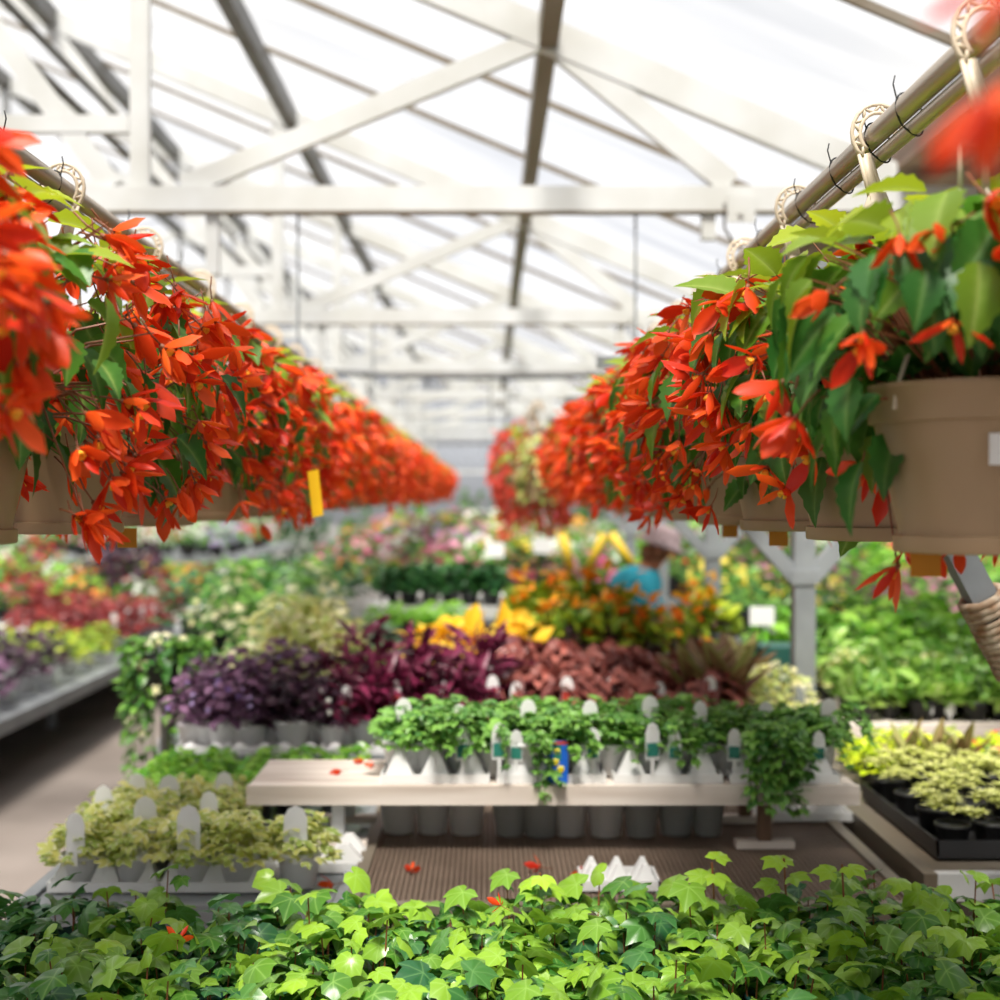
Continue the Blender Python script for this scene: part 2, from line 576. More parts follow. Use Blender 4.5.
# ---- gutter and posts
g = MB()
xs0, xs1, zg = 1.63, 2.32, EYE + 1.3
g.box(xs0, xs1, -4, 30.3, zg, zg + 0.03)
g.box(xs0, xs0 + 0.03, -4, 30.3, zg + 0.03, zg + 0.13)
g.box(xs1 - 0.03, xs1, -4, 30.3, zg + 0.03, zg + 0.13)
tag(link('valley_gutter', g.mesh('valley_gutter', G['gutter'])), 'weathered brown timber gutter along the low edge of the roof', 'gutter')
XP = 1.1
for i, y in enumerate((2.84, 4.89, 6.87, 8.85, 10.8)):
    t = empty('support_post', (XP, y, 0))
    tag(t, ['galvanised post whose rope-wrapped brace shows under the leafy bare-fronted basket',
            'galvanised steel post with Y braces above the green plants',
            'galvanised post with Y braces beside the person, behind the crotons',
            'distant galvanised post beyond the person', 'furthest galvanised post under the gutter-side baskets'][i], 'post')
    m = MB()
    m.bar((0, 0, 0), (0, 0, PIPE_Z0 - 0.11), 0.072, 0.072)
    link('shaft', m.mesh('shaft', G['galv']), t)
    m = MB()
    m.bar((-0.53 if i == 0 else -0.72, 0, PIPE_Z0 - 0.085), (0.72, 0, PIPE_Z0 - 0.085), 0.04, 0.04)
    link('crossarm', m.mesh('crossarm', G['galv']), t)
    zj = 1.265
    for s in (-1, 1):
        m = MB()
        if i == 0:
            a, b = (s * 0.025, 0, 1.2), (s * 0.44, 0, PIPE_Z0 - 0.11)
        else:
            a, b = (s * 0.03, 0, zj), (s * 0.68, 0, PIPE_Z0 - 0.11)
        m.bar(a, b, 0.054, 0.054)
        br = link('brace', m.mesh('brace', G['galv']), t)
        if i == 0 and s < 0:
            rp = MB()
            d = (Vector(b) - Vector(a)).normalized()
            sd = Vector((0, 1, 0))
            u = d.cross(sd)
            for k in range(12):
                c = Vector(a) + d * (0.0 + k * 0.0145)
                pts = []
                for q in range(13):
                    w_ = 2 * PI * q / 12
                    pts.append(c + (u * math.cos(w_) + sd * math.sin(w_)) * 0.043 + d * (0.006 * math.sin(w_) + U0(-0.003, 0.003)))
                rp.tube(pts, U0(0.007, 0.0095), 6)
            ro = link('rope_wrap', rp.mesh('rope_wrap', mat('pale rope', srgb(206, 190, 170), 0.9, 0, srgb(150, 110, 76), scale=30), True), br)
            ro['label'] = 'pale rope wound round the brace'
    m = MB()
    m.box(-0.048, 0.048, -0.042, 0.042, zj - 0.025, zj + 0.025)
    link('collar', m.mesh('collar', G['galv']), t)

# distant sagging cable and drop wires under the third truss
m = MB()
pts = [(-1.6 + 0.2 * k, TR[3] - 0.1, CH - 0.05 - 0.05 * math.sin(PI * k / 16)) for k in range(17)]
m.tube(pts, 0.025, 8)
tag(link('hanging_hose', m.mesh('hanging_hose', G['tie'], True)), 'dark sagging hose under the far roof truss', 'hose')
for k, x in enumerate((0.02, 0.17)):
    m = MB()
    m.tube([(x, TR[3] - 0.06, CH - 0.04), (x + 0.01, TR[3] - 0.06, CH - 0.55 - 0.2 * k)], 0.008, 6)
    tag(link('hanging_cable', m.mesh('hanging_cable', G['dark_metal'], True)), ['short thin cable dangling from the far truss', 'longer thin cable dangling from the far truss'][k], 'cable')

# ================================================================== HANGING BASKETS
PIPE_Z = EYE + 0.548
RIM = EYE + 0.128      # height of the pot rims
LX, RX = -0.76, 0.59
LEFT_Y = [1.36, 1.93, 2.5, 3.1, 3.7] + [4.3 + 0.6 * k for k in range(28)]
RIGHT_Y = [0.9, 1.66, 2.12, 2.68, 3.22, 3.75] + [4.28 + 0.53 * k for k in range(7)]


def begonia_flower(seed, bud=False):
    rr = random.Random(seed)
    m = MB()
    ax_ = np.array([0, 0, -1.0])       # hangs downward, opening from the origin
    n = 4 if not bud else 3
    op = rr.uniform(0.65, 1.25) if not bud else 0.22
    L = rr.uniform(0.038, 0.047)
    for k in range(n):
        a = 2 * PI * k / n + rr.uniform(-0.25, 0.25)
        o = op * rr.uniform(0.75, 1.2)
        rad = np.array([math.cos(a), math.sin(a), 0])
        d = ax_ * math.cos(o) + rad * math.sin(o)
        up = rad * math.cos(o) - ax_ * math.sin(o)
        place(m, PETALB if (k % 2 == 0) else PETALN, rad * 0.003, d, -up, L * (1.08 if k % 2 == 0 else 0.92) * rr.uniform(0.9, 1.1), rr.uniform(0, 1), 0, rr.uniform(-0.25, 0.25))
    if not bud:
        for k in range(7):
            a = k * 2.4
            e = np.array([math.cos(a) * 0.004, math.sin(a) * 0.004, -0.006])
            m.tube([tuple(e * 0.3), tuple(e + np.array([0, 0, -0.006]))], [0.0012, 0.002], 5, 1)
    # ovary and pedicel
    m.tube([(0, 0, 0.004), (0, 0, -0.004)], [0.0025, 0.004], 6, 2)
    m.tube([(0, 0, 0), (0.004, 0, 0.02), (0.012, 0, 0.038)], 0.0012, 5, 2)
    return m


FL = [begonia_flower(100 + k).mesh('flower', [SOFT['flower'], G['pollen'], G['stem']], True) for k in range(8)]
FL.append(begonia_flower(150, True).mesh('flower', [SOFT['flower'], G['pollen'], G['stem']], True))
FLRAW = [begonia_flower(200 + k, k == 5) for k in range(6)]
FLRAW = [(np.concatenate(q.v), q.f, q.mi, np.concatenate(q.t)) for q in FLRAW]
PINKRAW = FLRAW

# pot, shared
pm = MB()
pm.lathe([(0.096, 0.0), (0.105, 0.001), (0.1065, 0.004), (0.1065, 0.02), (0.1, 0.0215), (0.1, 0.026), (0.128, 0.152), (0.1345, 0.153), (0.139, 0.19), (0.1405, 0.192), (0.1405, 0.197), (0.135, 0.197), (0.129, 0.19), (0.126, 0.172)], 48)
POT = pm.mesh('pot', G['pot'], True)
POT.set_sharp_from_angle(angle=math.radians(32))
sm = MB()
sm.lathe([(0.126, 0.172), (0.06, 0.178), (0.001, 0.18)], 24)
SOIL = sm.mesh('soil', G['soil'])


def hook_mesh(sgn):
    m = MB()
    # lattice ring round the pipes
    R1, R2 = 0.027, 0.039
    zc = 0.0
    a0, a1 = math.radians(-30), math.radians(235)
    N = 14
    pi_, po_ = [], []
    for k in range(N + 1):
        a = a0 + (a1 - a0) * k / N
        pi_.append((sgn * R1 * math.cos(a), 0, R1 * 1.15 * math.sin(a)))
        po_.append((sgn * R2 * math.cos(a), 0, R2 * 1.12 * math.sin(a)))
    m.tube(pi_, 0.0034, 6)
    m.tube(po_, 0.0034, 6)
    for k in range(N):
        m.tube([pi_[k], po_[k + 1]] if k % 2 else [po_[k], pi_[k + 1]], 0.0026, 5)
    # arm running down into the three prong plate
    a = (sgn * (R1 + 0.008) * math.cos(a1), 0, R2 * math.sin(a1))
    b = (0, 0, -0.105)
    for off in (-0.008, 0.008):
        m.tube([(a[0] + off, 0, a[2]), (b[0] + off * 1.3, 0, b[2])], 0.0032, 6)
    m.bar((a[0], 0, a[2]), b, 0.016, 0.004)
    m.add([(-0.012, -0.003, -0.09), (0.012, -0.003, -0.09), (0.03, -0.003, -0.135), (-0.03, -0.003, -0.135),
           (-0.012, 0.003, -0.09), (0.012, 0.003, -0.09), (0.03, 0.003, -0.135), (-0.03, 0.003, -0.135)],
          [(3, 2, 1, 0), (4, 5, 6, 7), (0, 1, 5, 4), (1, 2, 6, 5), (2, 3, 7, 6), (3, 0, 4, 7)])
    for x0, x1 in ((-0.03, -0.002), (0.002, 0.03)):
        pts = []
        for k in range(9):
            q = PI * k / 8
            pts.append(((x0 + x1) / 2 + (x1 - x0) / 2 * math.cos(q), 0, -0.138 + 0.012 * math.sin(q)))
        pts = [(x1, 0, -0.19)] + pts + [(x0, 0, -0.19)]
        m.tube(pts, 0.0032, 6)
    return m.mesh('hook', G['hook'], True)


HOOK = {1: hook_mesh(1), -1: hook_mesh(-1)}
wires = []
for k in range(3):
    m = MB()
    a = math.radians(205 + 120 * k)
    top = ((-0.03, 0, 0.03)[k], 0, PIPE_Z - RIM - 0.185)
    m.tube([top, (0.134 * math.cos(a), 0.134 * math.sin(a), -0.006), (0.138 * math.cos(a), 0.138 * math.sin(a), -0.03)], 0.003, 6)
    wires.append(m.mesh('hanger_strap', G['wire'], True))


def dome(u, a, spread, drop, ht):
    """point on the foliage surface: u 0 (crown) .. 1 (lowest tip)"""
    z = ht - u * (ht + drop)
    zs_ = 0.06
    if z > zs_:
        f = min(1.0, (ht - z) / (ht - zs_))
        r = spread * (0.15 + 0.85 * (1 - (1 - f) ** 2.4) ** 0.5)
    else:
        r = spread * (1.0 - 0.25 * min(1, (zs_ - z) / 0.22))
    return np.array([r * math.cos(a), r * math.sin(a), z])


def basket_parts(seed, nleaf, nflow, bare=None, low=False, green=0.5, spread=0.3, ht=0.33, droop=0.05, topfl=0.2):
    """returns (foliage builder, stems builder, list of flower places). bare: azimuth (deg) range left without trailing growth"""
    rr = random.Random(seed)
    fo, st = MB(), MB()
    ph = [rr.uniform(0, 6.28) for _ in range(3)]

    def drop(a):
        d = droop + 0.045 * math.sin(2 * a + ph[0]) + 0.035 * math.sin(5 * a + ph[1]) + rr.uniform(-0.03, 0.06)
        if bare:
            for b0, b1 in ([bare] if not isinstance(bare[0], tuple) else bare):
                dd = math.degrees(a) % 360
                if b0 <= dd <= b1:
                    d = min(d, -0.03 + rr.uniform(-0.015, 0.015))
        return d
    tpl = OVALLOW if low else BEGO
    for k in range(nleaf):
        a = rr.uniform(0, 2 * PI)
        u = rr.random() ** 0.8
        inner = rr.uniform(0.82, 1.1) if k % 5 < 3 else rr.uniform(0.35, 0.8)
        p = dome(u * 0.93, a, spread * inner, drop(a), ht * (1.0 if inner > 0.8 else 0.85))
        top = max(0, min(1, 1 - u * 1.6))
        el = (0.35 if top > 0.45 else -0.3 - 0.8 * u) + rr.uniform(-0.35, 0.35)
        d = sph(a + rr.uniform(-0.6, 0.6), el)
        up = np.array([0.35 * math.cos(a), 0.35 * math.sin(a), 1]) if el > -0.6 else np.array([math.cos(a), math.sin(a), 0.35])
        size = rr.uniform(0.058, 0.1) * (1.15 if low else 1)
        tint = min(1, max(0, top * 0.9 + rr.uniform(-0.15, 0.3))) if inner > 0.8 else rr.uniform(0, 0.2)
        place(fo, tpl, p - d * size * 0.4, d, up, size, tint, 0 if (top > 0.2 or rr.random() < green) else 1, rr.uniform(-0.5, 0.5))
        if not low and k % 2 == 0:
            q = p - d * size * 0.4
            st.tube([(q[0] * 0.2, q[1] * 0.2, -0.02), (q[0] * 0.7, q[1] * 0.7, max(q[2], -0.02) * 0.85), tuple(q)], [0.0026, 0.002, 0.0011], 5)
    if not low:
        for k in range(60):
            a = rr.uniform(0, 2 * PI)
            r = rr.uniform(0.05, 0.125)
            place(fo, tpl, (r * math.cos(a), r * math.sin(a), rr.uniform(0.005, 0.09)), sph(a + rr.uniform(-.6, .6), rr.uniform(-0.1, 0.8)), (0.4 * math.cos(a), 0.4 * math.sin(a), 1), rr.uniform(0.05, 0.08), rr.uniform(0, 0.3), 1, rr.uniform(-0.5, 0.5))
    fl_ = []
    for k in range(nflow):
        a = rr.uniform(0, 2 * PI)
        u = topfl + (1 - topfl) * rr.random() ** 0.8
        p = dome(u, a, spread * rr.uniform(0.92, 1.1), drop(a) + 0.01, ht)
        if p[2] < 0.0 and math.hypot(p[0], p[1]) < 0.16:
            continue
        fl_.append((p, a + rr.uniform(-0.6, 0.6), rr.uniform(0.25, 1.2), rr.uniform(0, 6.28), rr.uniform(0.95, 1.35)))
        if not low and k % 4 == 0:
            q = p + np.array([-0.012 * math.cos(a), -0.012 * math.sin(a), 0.02])
            st.tube([(p[0] * 0.2, p[1] * 0.2, -0.02), (p[0] * 0.66, p[1] * 0.66, max(p[2], 0) * 0.8 + 0.02), tuple(q)], [0.003, 0.0022, 0.001], 5)
    return fo, st, fl_


def fl_matrix(fp):
    p, a, tilt, roll, s = fp
    # tilt the hanging axis outward along azimuth a
    return (Matrix.Translation(Vector(p)) @ Matrix.Rotation(a, 4, 'Z') @ Matrix.Rotation(-tilt, 4, 'Y') @ Matrix.Rotation(roll, 4, 'Z') @ Matrix.Scale(s, 4))


def merged_flowers(places, name, mats, seed):
    rr = random.Random(seed)
    m = MB()
    for fp in places:
        v, f, mi, t = FLRAW[rr.randrange(len(FLRAW))]
        M = np.array(fl_matrix(fp))
        w = v @ M[:3, :3].T + M[:3, 3]
        k = m.n
        m.v.append(w)
        m.f.extend([tuple(i + k for i in q) for q in f])
        m.mi.extend(mi)
        m.t.append(t)
        m.n += len(v)
    return m.mesh(name, mats, True)


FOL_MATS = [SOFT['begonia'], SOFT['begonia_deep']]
FM = [SOFT['flower'], G['pollen'], G['stem']]

# shared meshes for the distant baskets (three variants)
FAR = []
for k in range(4):
    fo, st, fp = basket_parts(900 + k, 120, 190, None, True, 0.4, 0.29, 0.32, 0.08)
    FAR.append((fo.mesh('foliage', FOL_MATS), merged_flowers(fp, 'flowers', FM, k)))
fo, st, fp = basket_parts(950, 50, 230, None, True, 0.4, 0.26, 0.42, 0.24, 0.05)
PINK = (fo.mesh('foliage', FOL_MATS), merged_flowers(fp, 'flowers', [SOFT['flower_pink'], G['pollen'], G['stem']], 3))

ROWNAME = {-1: 'aisle-side row', 1: 'gutter-side row'}
NTH = ['first', 'second', 'third', 'fourth', 'fifth', 'sixth', 'seventh', 'eighth']
tagm = MB()
tagm.bar((0, 0, 0), (0.012, 0, -0.075), 0.026, 0.002, up=(0, 1, 0))
YTAG = tagm.mesh('plant_tag', G['yellow'])
OTAG = MB()
OTAG.bar((0, 0, 0), (0, 0, -0.036), 0.036, 0.002, up=(0, 1, 0))
OTAG = OTAG.mesh('plant_tag', G['orange'])


def basket(side, x, y, idx, near):
    b = empty('hanging_basket', (x, y, RIM))
    row = ROWNAME[side]
    link('pot', POT, b, (0, 0, -0.196))
    link('soil', SOIL, b, (0, 0, -0.196))
    link('hook', HOOK[side], b, (0, 0, PIPE_Z - RIM))
    for w in wires:
        link('hanger_strap', w, b)
    if near:
        lab = {(-1, 0): 'closest basket of the %s, its orange petals very blurred' % row,
               (1, 0): 'basket at the photo edge whose red petal is a soft blur by the gutter',
               (1, 1): 'leafy begonia basket with bare taupe pot front, closest full one by the gutter',
               (1, 2): 'taupe begonia basket just behind the leafy bare-fronted one by the gutter'}.get((side, idx))
        tag(b, lab or 'taupe basket of orange begonias, %s from the camera in the %s' % (NTH[idx], row), 'hanging basket', 'orange begonia baskets, ' + row)
        seed = 300 + idx + (50 if side > 0 else 0)
        bare, nl, nf, sp_, ht, dr, tf = (300, 335), 200, 215, 0.29, 0.32, 0.1, 0.12
        if side > 0:
            bare = (235, 330)
            nl, nf, sp_, ht, dr, tf = 210, 185, 0.285, 0.31, 0.08, 0.15
            if idx == 0:
                bare, nl, nf, sp_, ht = None, 90, 20, 0.17, 0.2
            elif idx == 1:
                bare, nl, nf, sp_, ht, tf = ((215, 359), (0, 60)), 330, 46, 0.235, 0.255, 0.32
            elif idx == 2:
                nl, nf, sp_, ht, tf = 290, 125, 0.27, 0.285, 0.25
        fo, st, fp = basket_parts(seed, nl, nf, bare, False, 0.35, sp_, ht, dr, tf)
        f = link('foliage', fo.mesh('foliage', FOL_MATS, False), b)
        link('stems', st.mesh('stems', G['stem']), b)
        # the flowers that face the camera or the open middle show largest
        fp.sort(key=lambda q: q[0][1] + 1.2 * side * q[0][0])
        for q in fp[:100]:
            o = link('flower', random.choice(FL), b)
            o.matrix_local = fl_matrix(q)
        if len(fp) > 104:
            o = link('flowers', merged_flowers(fp[100:], 'flowers', FM, seed), b)
            o['kind'] = 'stuff'
    else:
        tag(b, 'taupe basket massed with orange begonias, far blurred stretch of the ' + row, 'hanging basket', 'far begonia baskets, ' + row)
        fo, flm = FAR[(idx * 7 + (side > 0) * 2) % 4]
        rz = random.uniform(0, 6.28)
        o = link('foliage', fo, b)
        o.rotation_euler[2] = rz
        o = link('flowers', flm, b)
        o.rotation_euler[2] = rz
        o['kind'] = 'stuff'
    return b


for side, x, Ys, nn in ((-1, LX, LEFT_Y, 6), (1, RX, RIGHT_Y, 7)):
    for i, y in enumerate(Ys):
        b = basket(side, x, y, i, i < nn)
        if side < 0 and i == 3:
            o = link('plant_tag', YTAG, b, (0.345, 0.22, -0.07))
            o.scale = (1.0, 1.3, 1.45)
            o['label'] = 'bright yellow plastic tag'
        if (side, i) == (-1, 2):
            link('plant_tag', OTAG, b, (0.09, 0.1, -0.19))['label'] = 'ochre tag under the pot'
        if (side, i) == (1, 1):
            o = link('plant_tag', OTAG, b, (-0.065, 0.02, -0.19))
            o['label'] = 'ochre tag under the pot'
            s = MB()
            s.box(-0.045, 0.005, -0.1245, -0.122, -0.095, -0.06)
            o = link('sticker', s.mesh('sticker', G['white']), b)
            o.location = (0.005, -0.0005, 0)
            o['label'] = 'white sticker on the pot'
            # sprays of flowers hanging below the pot
            for k, (px, py, s_) in enumerate(((897, 575, 1.25), (925, 548, 0.8), (935, 560, 0.7), (905, 558, 0.6), (1000, 545, 0.9), (958, 553, 0.8))):
                P = at(px, py - 8, y + 0.1)
                o = link('flower', FL[k % 8], b)
                o.matrix_local = fl_matrix((np.array(P) - np.array(b.location), 2.5 + k, 0.5, k * 1.3, s_))
            sp = MB()
            for px, py in ((897, 575), (925, 548), (1000, 545)):
                P = np.array(at(px, py - 10, y + 0.1)) - np.array(b.location)
                sp.tube([(P[0] * 0.75, 0.2, 0.02), (P[0] * 0.98, 0.17, -0.08), tuple(P)], 0.0016, 5)
            link('stems', sp.mesh('stems', G['stem']), b)
        if (side, i) == (1, 0):
            for k, (px, py, Y) in enumerate(((988, 118, 0.66), (1004, 108, 0.68), (985, 135, 0.7), (1006, -2, 0.62))):
                P = at(px, py - 22, Y)
                o = link('flower', FL[k % 8], b)
                o.matrix_local = fl_matrix((np.array(P) - np.array(b.location), 3.0, 0.3, k * 1.1, 0.8))
            sp = MB()
            P = np.array(at(985, 90, 0.67)) - np.array(b.location)
            sp.tube([(-0.05, -0.03, 0.02), (P[0] * 0.5, P[1] * 0.4, 0.2), tuple(P)], 0.002, 5)
            link('stems', sp.mesh('stems', G['stem']), b)
        if (side, i) in ((1, 3), (1, 4)):
            link('plant_tag', OTAG, b, (-0.03, 0.02, -0.19))['label'] = 'ochre tag under the pot'

# coral baskets hung from the far truss, one with a yellow green trailer
for k, (x, y) in enumerate(((0.31, 9.0), (0.29, 9.6), (0.3, 10.3))):
    b = empty('hanging_basket', (x, y, RIM - 0.03))
    tag(b, 'distant basket of coral red begonias hanging beyond the gutter-side row', 'hanging basket', 'coral begonia baskets beyond the row')
    link('pot', POT, b, (0, 0, -0.196))
    m = link('foliage', PINK[0], b)
    m.rotation_euler[2] = k * 2
    m = link('flowers', PINK[1], b)
    m.rotation_euler[2] = k * 2
    m['kind'] = 'stuff'
    link('hook', HOOK[1], b, (0, 0, PIPE_Z - RIM + 0.03))
    for w in wires:
        link('hanger_strap', w, b)
m = MB()
m.tube([(0.3, 8.7, PIPE_Z), (0.3, 12.9, PIPE_Z)], 0.016, 8)
tag(link('hanging_pipe', m.mesh('hanging_pipe', G['tube'], True)), 'short distant steel pipe that carries the coral begonia baskets', 'pipe')

e = empty('hanging_basket', (ax(540, 8.45), 8.75, RIM + 0.03))
tag(e, 'yellow green trailing plant hanging in front of the coral begonias', 'hanging basket')
link('pot', POT, e, (0, 0, -0.196)).scale = (0.7, 0.7, 0.7)
_m = MB()
for k in range(170):
    a_, z_ = U(0, 6.28), U(-0.18, 0.22)
    r_ = 0.13 * (1 - 0.35 * abs(z_) / 0.22) * U(0.75, 1.1)
    place(_m, OVALLOW, (r_ * math.cos(a_), r_ * math.sin(a_), z_), sph(a_, U(-0.9, 0.4)), (math.cos(a_), math.sin(a_), 0.8), U(0.05, 0.08), U(0, 1))
link('foliage', _m.mesh('foliage', SOFT['pale']), e)
link('hook', HOOK[1], e, (0, 0, PIPE_Z - RIM - 0.03))
for w in wires:
    link('hanger_strap', w, e)

# the pipes with their cable ties
for side, x in ((-1, LX), (1, RX)):
    p = empty('hanging_pipe', (x, 0, PIPE_Z))
    tag(p, 'doubled steel pipe with black cable ties carrying the basket %s' % ROWNAME[side], 'pipe', 'basket pipes')
    yend = 20.9 if side < 0 else 8.6
    m = MB()
    m.tube([(0, -0.5, 0), (0, yend, 0)], 0.0165, 16)
    link('main_tube', m.mesh('main_tube', G['tube'], True), p)
    dx, dz = side * 0.017, -0.024
    m = MB()
    m.tube([(dx, -0.5, dz), (dx, yend, dz)], 0.0118, 16)
    link('second_tube', m.mesh('second_tube', G['tube'], True), p)
    for y in ((1.58, 1.98, 2.14, 2.36, 2.62, 3.0, 3.5) if side > 0 else (1.75, 2.05, 2.16, 2.45, 2.9, 3.4)):
        m = MB()
        pts = []
        for k in range(25):
            a = 2 * PI * k / 24
            c = math.cos(a - math.atan2(dz, dx))
            s = math.sin(a - math.atan2(dz, dx))
            ex = 0.0315 * c + 0.0125
            ey = 0.0175 * s if c < 0.3 else 0.0175 * s * (1 - 0.25 * c)
            th = math.atan2(dz, dx)
            pts.append((ex * math.cos(th) - ey * math.sin(th), y + 0.012 * c, ex * math.sin(th) + ey * math.cos(th)))
        m.tube(pts, 0.0016, 5)
        m.tube([(-side * 0.012, y, 0.012), (-side * 0.02, y - 0.01, 0.03), (-side * 0.018, y - 0.012, 0.042)], 0.0012, 5)
        link('cable_tie', m.mesh('cable_tie', G['tie'], True), p)
    for y in TR[1:]:
        if y < yend:
            m = MB()
            m.tube([(0, y, 0.015), (0, y, CH - 0.05 - PIPE_Z)], 0.006, 6)
            link('drop_rod', m.mesh('drop_rod', G['galv']), p)

# ================================================================== BENCHES
def bench(label, x0, x1, y0, y1, z, top='slab', m='galv', rail=0.06, legs=True, topmat=None, group=None, name='plant_bench', front=None, inset=0.1):
    b = empty(name, ((x0 + x1) / 2, (y0 + y1) / 2, 0))
    tag(b, label, 'bench', group)
    hx, hy = (x1 - x0) / 2, (y1 - y0) / 2
    t = MB()
    if top == 'mesh':
        sp = 0.0135
        k = -hx - 2 * hy
        ang = 0.55
        n = int((2 * hy + 2 * hx * ang) / sp) + 1
        for s in (1, -1):
            for i in range(n):
                c = -hy - hx * ang + i * sp
                # line y = c + s*ang*x clipped to the rectangle
                xa, xb = -hx, hx
                ya, yb = c + s * ang * xa, c + s * ang * xb
                P = []
                for (px, py) in ((xa, ya), (xb, yb)):
                    if py < -hy:
                        px, py = (-hy - c) / (s * ang), -hy
                    if py > hy:
                        px, py = (hy - c) / (s * ang), hy
                    P.append((px, py))
                if P[0][0] < -hx - 1e-6 or P[1][0] > hx + 1e-6 or P[1][0] - P[0][0] < 0.02:
                    continue
                t.bar((P[0][0], P[0][1], z - 0.006), (P[1][0], P[1][1], z - 0.006), 0.0042, 0.003)
        for fx in (-0.33, 0.33):
            t.box(fx * hx * 1.0 - 0.02, fx * hx + 0.02, -hy, hy, z - 0.05, z - 0.009)
    else:
        t.box(-hx + 0.005, hx - 0.005, -hy + 0.005, hy - 0.005, z - 0.025, z - 0.004)
    link('bench_top', t.mesh('bench_top', topmat or (G['mesh'] if top == 'mesh' else G[m])), b)
    for (a0, a1, b0, b1) in ((-hx, hx, -hy - 0.03, -hy), (-hx, hx, hy, hy + 0.03), (-hx - 0.03, -hx, -hy - 0.03, hy + 0.03), (hx, hx + 0.03, -hy - 0.03, hy + 0.03)):
        r = MB()
        r.box(a0, a1, b0, b1, z - rail, z + 0.004)
        link('edge_rail', r.mesh('edge_rail', G[front if front and b1 < 0 and b0 < -hy and a1 - a0 > 0.2 else m]), b)
    if legs:
        nx = 2 if hx < 1.6 else 3
        ny = 2 if hy < 1.6 else int(hy / 0.9) + 1
        for i in range(nx):
            for j in range(ny):
                lx = -hx + inset + (2 * hx - 2 * inset) * i / (nx - 1)
                ly = -hy + 0.12 + (2 * hy - 0.24) * j / (ny - 1)
                l = MB()
                l.bar((lx, ly, 0), (lx, ly, z - 0.026), 0.05)
                link('leg', l.mesh('leg', G[m]), b)
    return b


ZM = 0.70
bench('expanded metal bench under the front bed of glossy ivy', -1.6, 1.75, 1.2, 2.62, 0.66, 'mesh', 'galv', rail=0.05)
bench('bare expanded metal bench under the white shelf of small ivy', -0.27, 0.88, 2.92, 4.2, ZM, 'mesh', 'tan_metal', rail=0.05)
bench('low bench holding variegated and bright green plants beside the aisle', -0.98, -0.33, 2.98, 4.25, ZM - 0.02, 'slab', 'galv', rail=0.05)
bench('bench with the purple and burgundy foliage rows', -0.92, 0.98, 4.34, 6.9, 0.742, 'slab', 'galv', rail=0.05)
bench('white edged bench with pale rosette plants beside the mesh bench', 0.98, 2.6, 3.08, 4.75, 0.72, 'slab', 'tan_metal', rail=0.055, front='white_metal')
bench('pale bench of cream and green plants in black pots under the gutter', 1.3, 3.6, 5.0, 6.9, 0.735, 'slab', 'wood', rail=0.05)
bench('long grey bench across the aisle with purple, lime and red plants', -4.5, -2.45, 5.6, 16.6, 0.42, 'slab', 'galv', rail=0.07, inset=0.45)
bench('second long grey bench beyond the one across the aisle', -7.4, -5.3, 8.0, 18, 0.5, 'slab', 'galv', rail=0.07, inset=0.45)
bench('raised pale shelf bench of dark plants in the middle of the house', -1.1, 0.15, 7.5, 9.2, 0.95, 'slab', 'white_metal', rail=0.06)
k = 0
for (xa, xb, label) in ((-1.9, 0.9, 'middle'), (1.3, 4.2, 'gutter side'), (-6.8, -3.2, 'aisle side')):
    for ya in ((9.5, 12.4, 15.3, 18.2, 21.2) if xa == -1.9 else (12.5, 15.3, 18.2, 21.2) if xa > 0 else (18.4, 21.2)):
        if xa == -1.9:
            x0_, x1_ = -1.6, 1.2
        else:
            x0_, x1_ = xa, xb
        bench('far plant bench in the %s of the house' % label, x0_, x1_, ya, ya + 2.2, 0.74, 'slab', 'galv', group='far benches, ' + label)
for ya in (7.4, 10.2):
    bench('bench of mixed green plants behind the Y braced post' if ya < 8 else 'second bench of mixed green plants behind the Y braced post', 1.3, 4.4, ya, ya + 2.0, 0.8, 'slab', 'galv')

# ---- white washed shelf standing on the mesh bench
s = empty('display_shelf', (0.155, 3.5, ZM))
tag(s, 'white washed wooden shelf plank full of small ivy on the mesh bench', 'shelf')
zt = az(785, 3.35) - ZM
m = MB()
m.box(-0.727, 0.727, -0.15, 0.17, zt - 0.012, zt)
link('shelf_board', m.mesh('shelf_board', G['wood']), s)
m = MB()
m.box(-0.73, 0.73, -0.17, -0.15, zt - 0.044, zt + 0.002)
link('front_edge', m.mesh('front_edge', G['wood']), s)
for x in (ax(338, 3.37) - 0.155, ax(765, 3.37) - 0.155):
    for y in (-0.12, 0.14):
        m = MB()
        m.bar((x, y, 0.006), (x, y, zt - 0.013), 0.03)
        l = link('leg', m.mesh('leg', G['white_metal'] if x < 0 else G['brown']), s)
        m = MB()
        m.box(x - 0.07, x + 0.07, y - 0.02, y + 0.02, 0.0, 0.018)
        link('foot', m.mesh('foot', G['wood']), l)
# low plinth the plank's free end stands on, beside the mesh bench

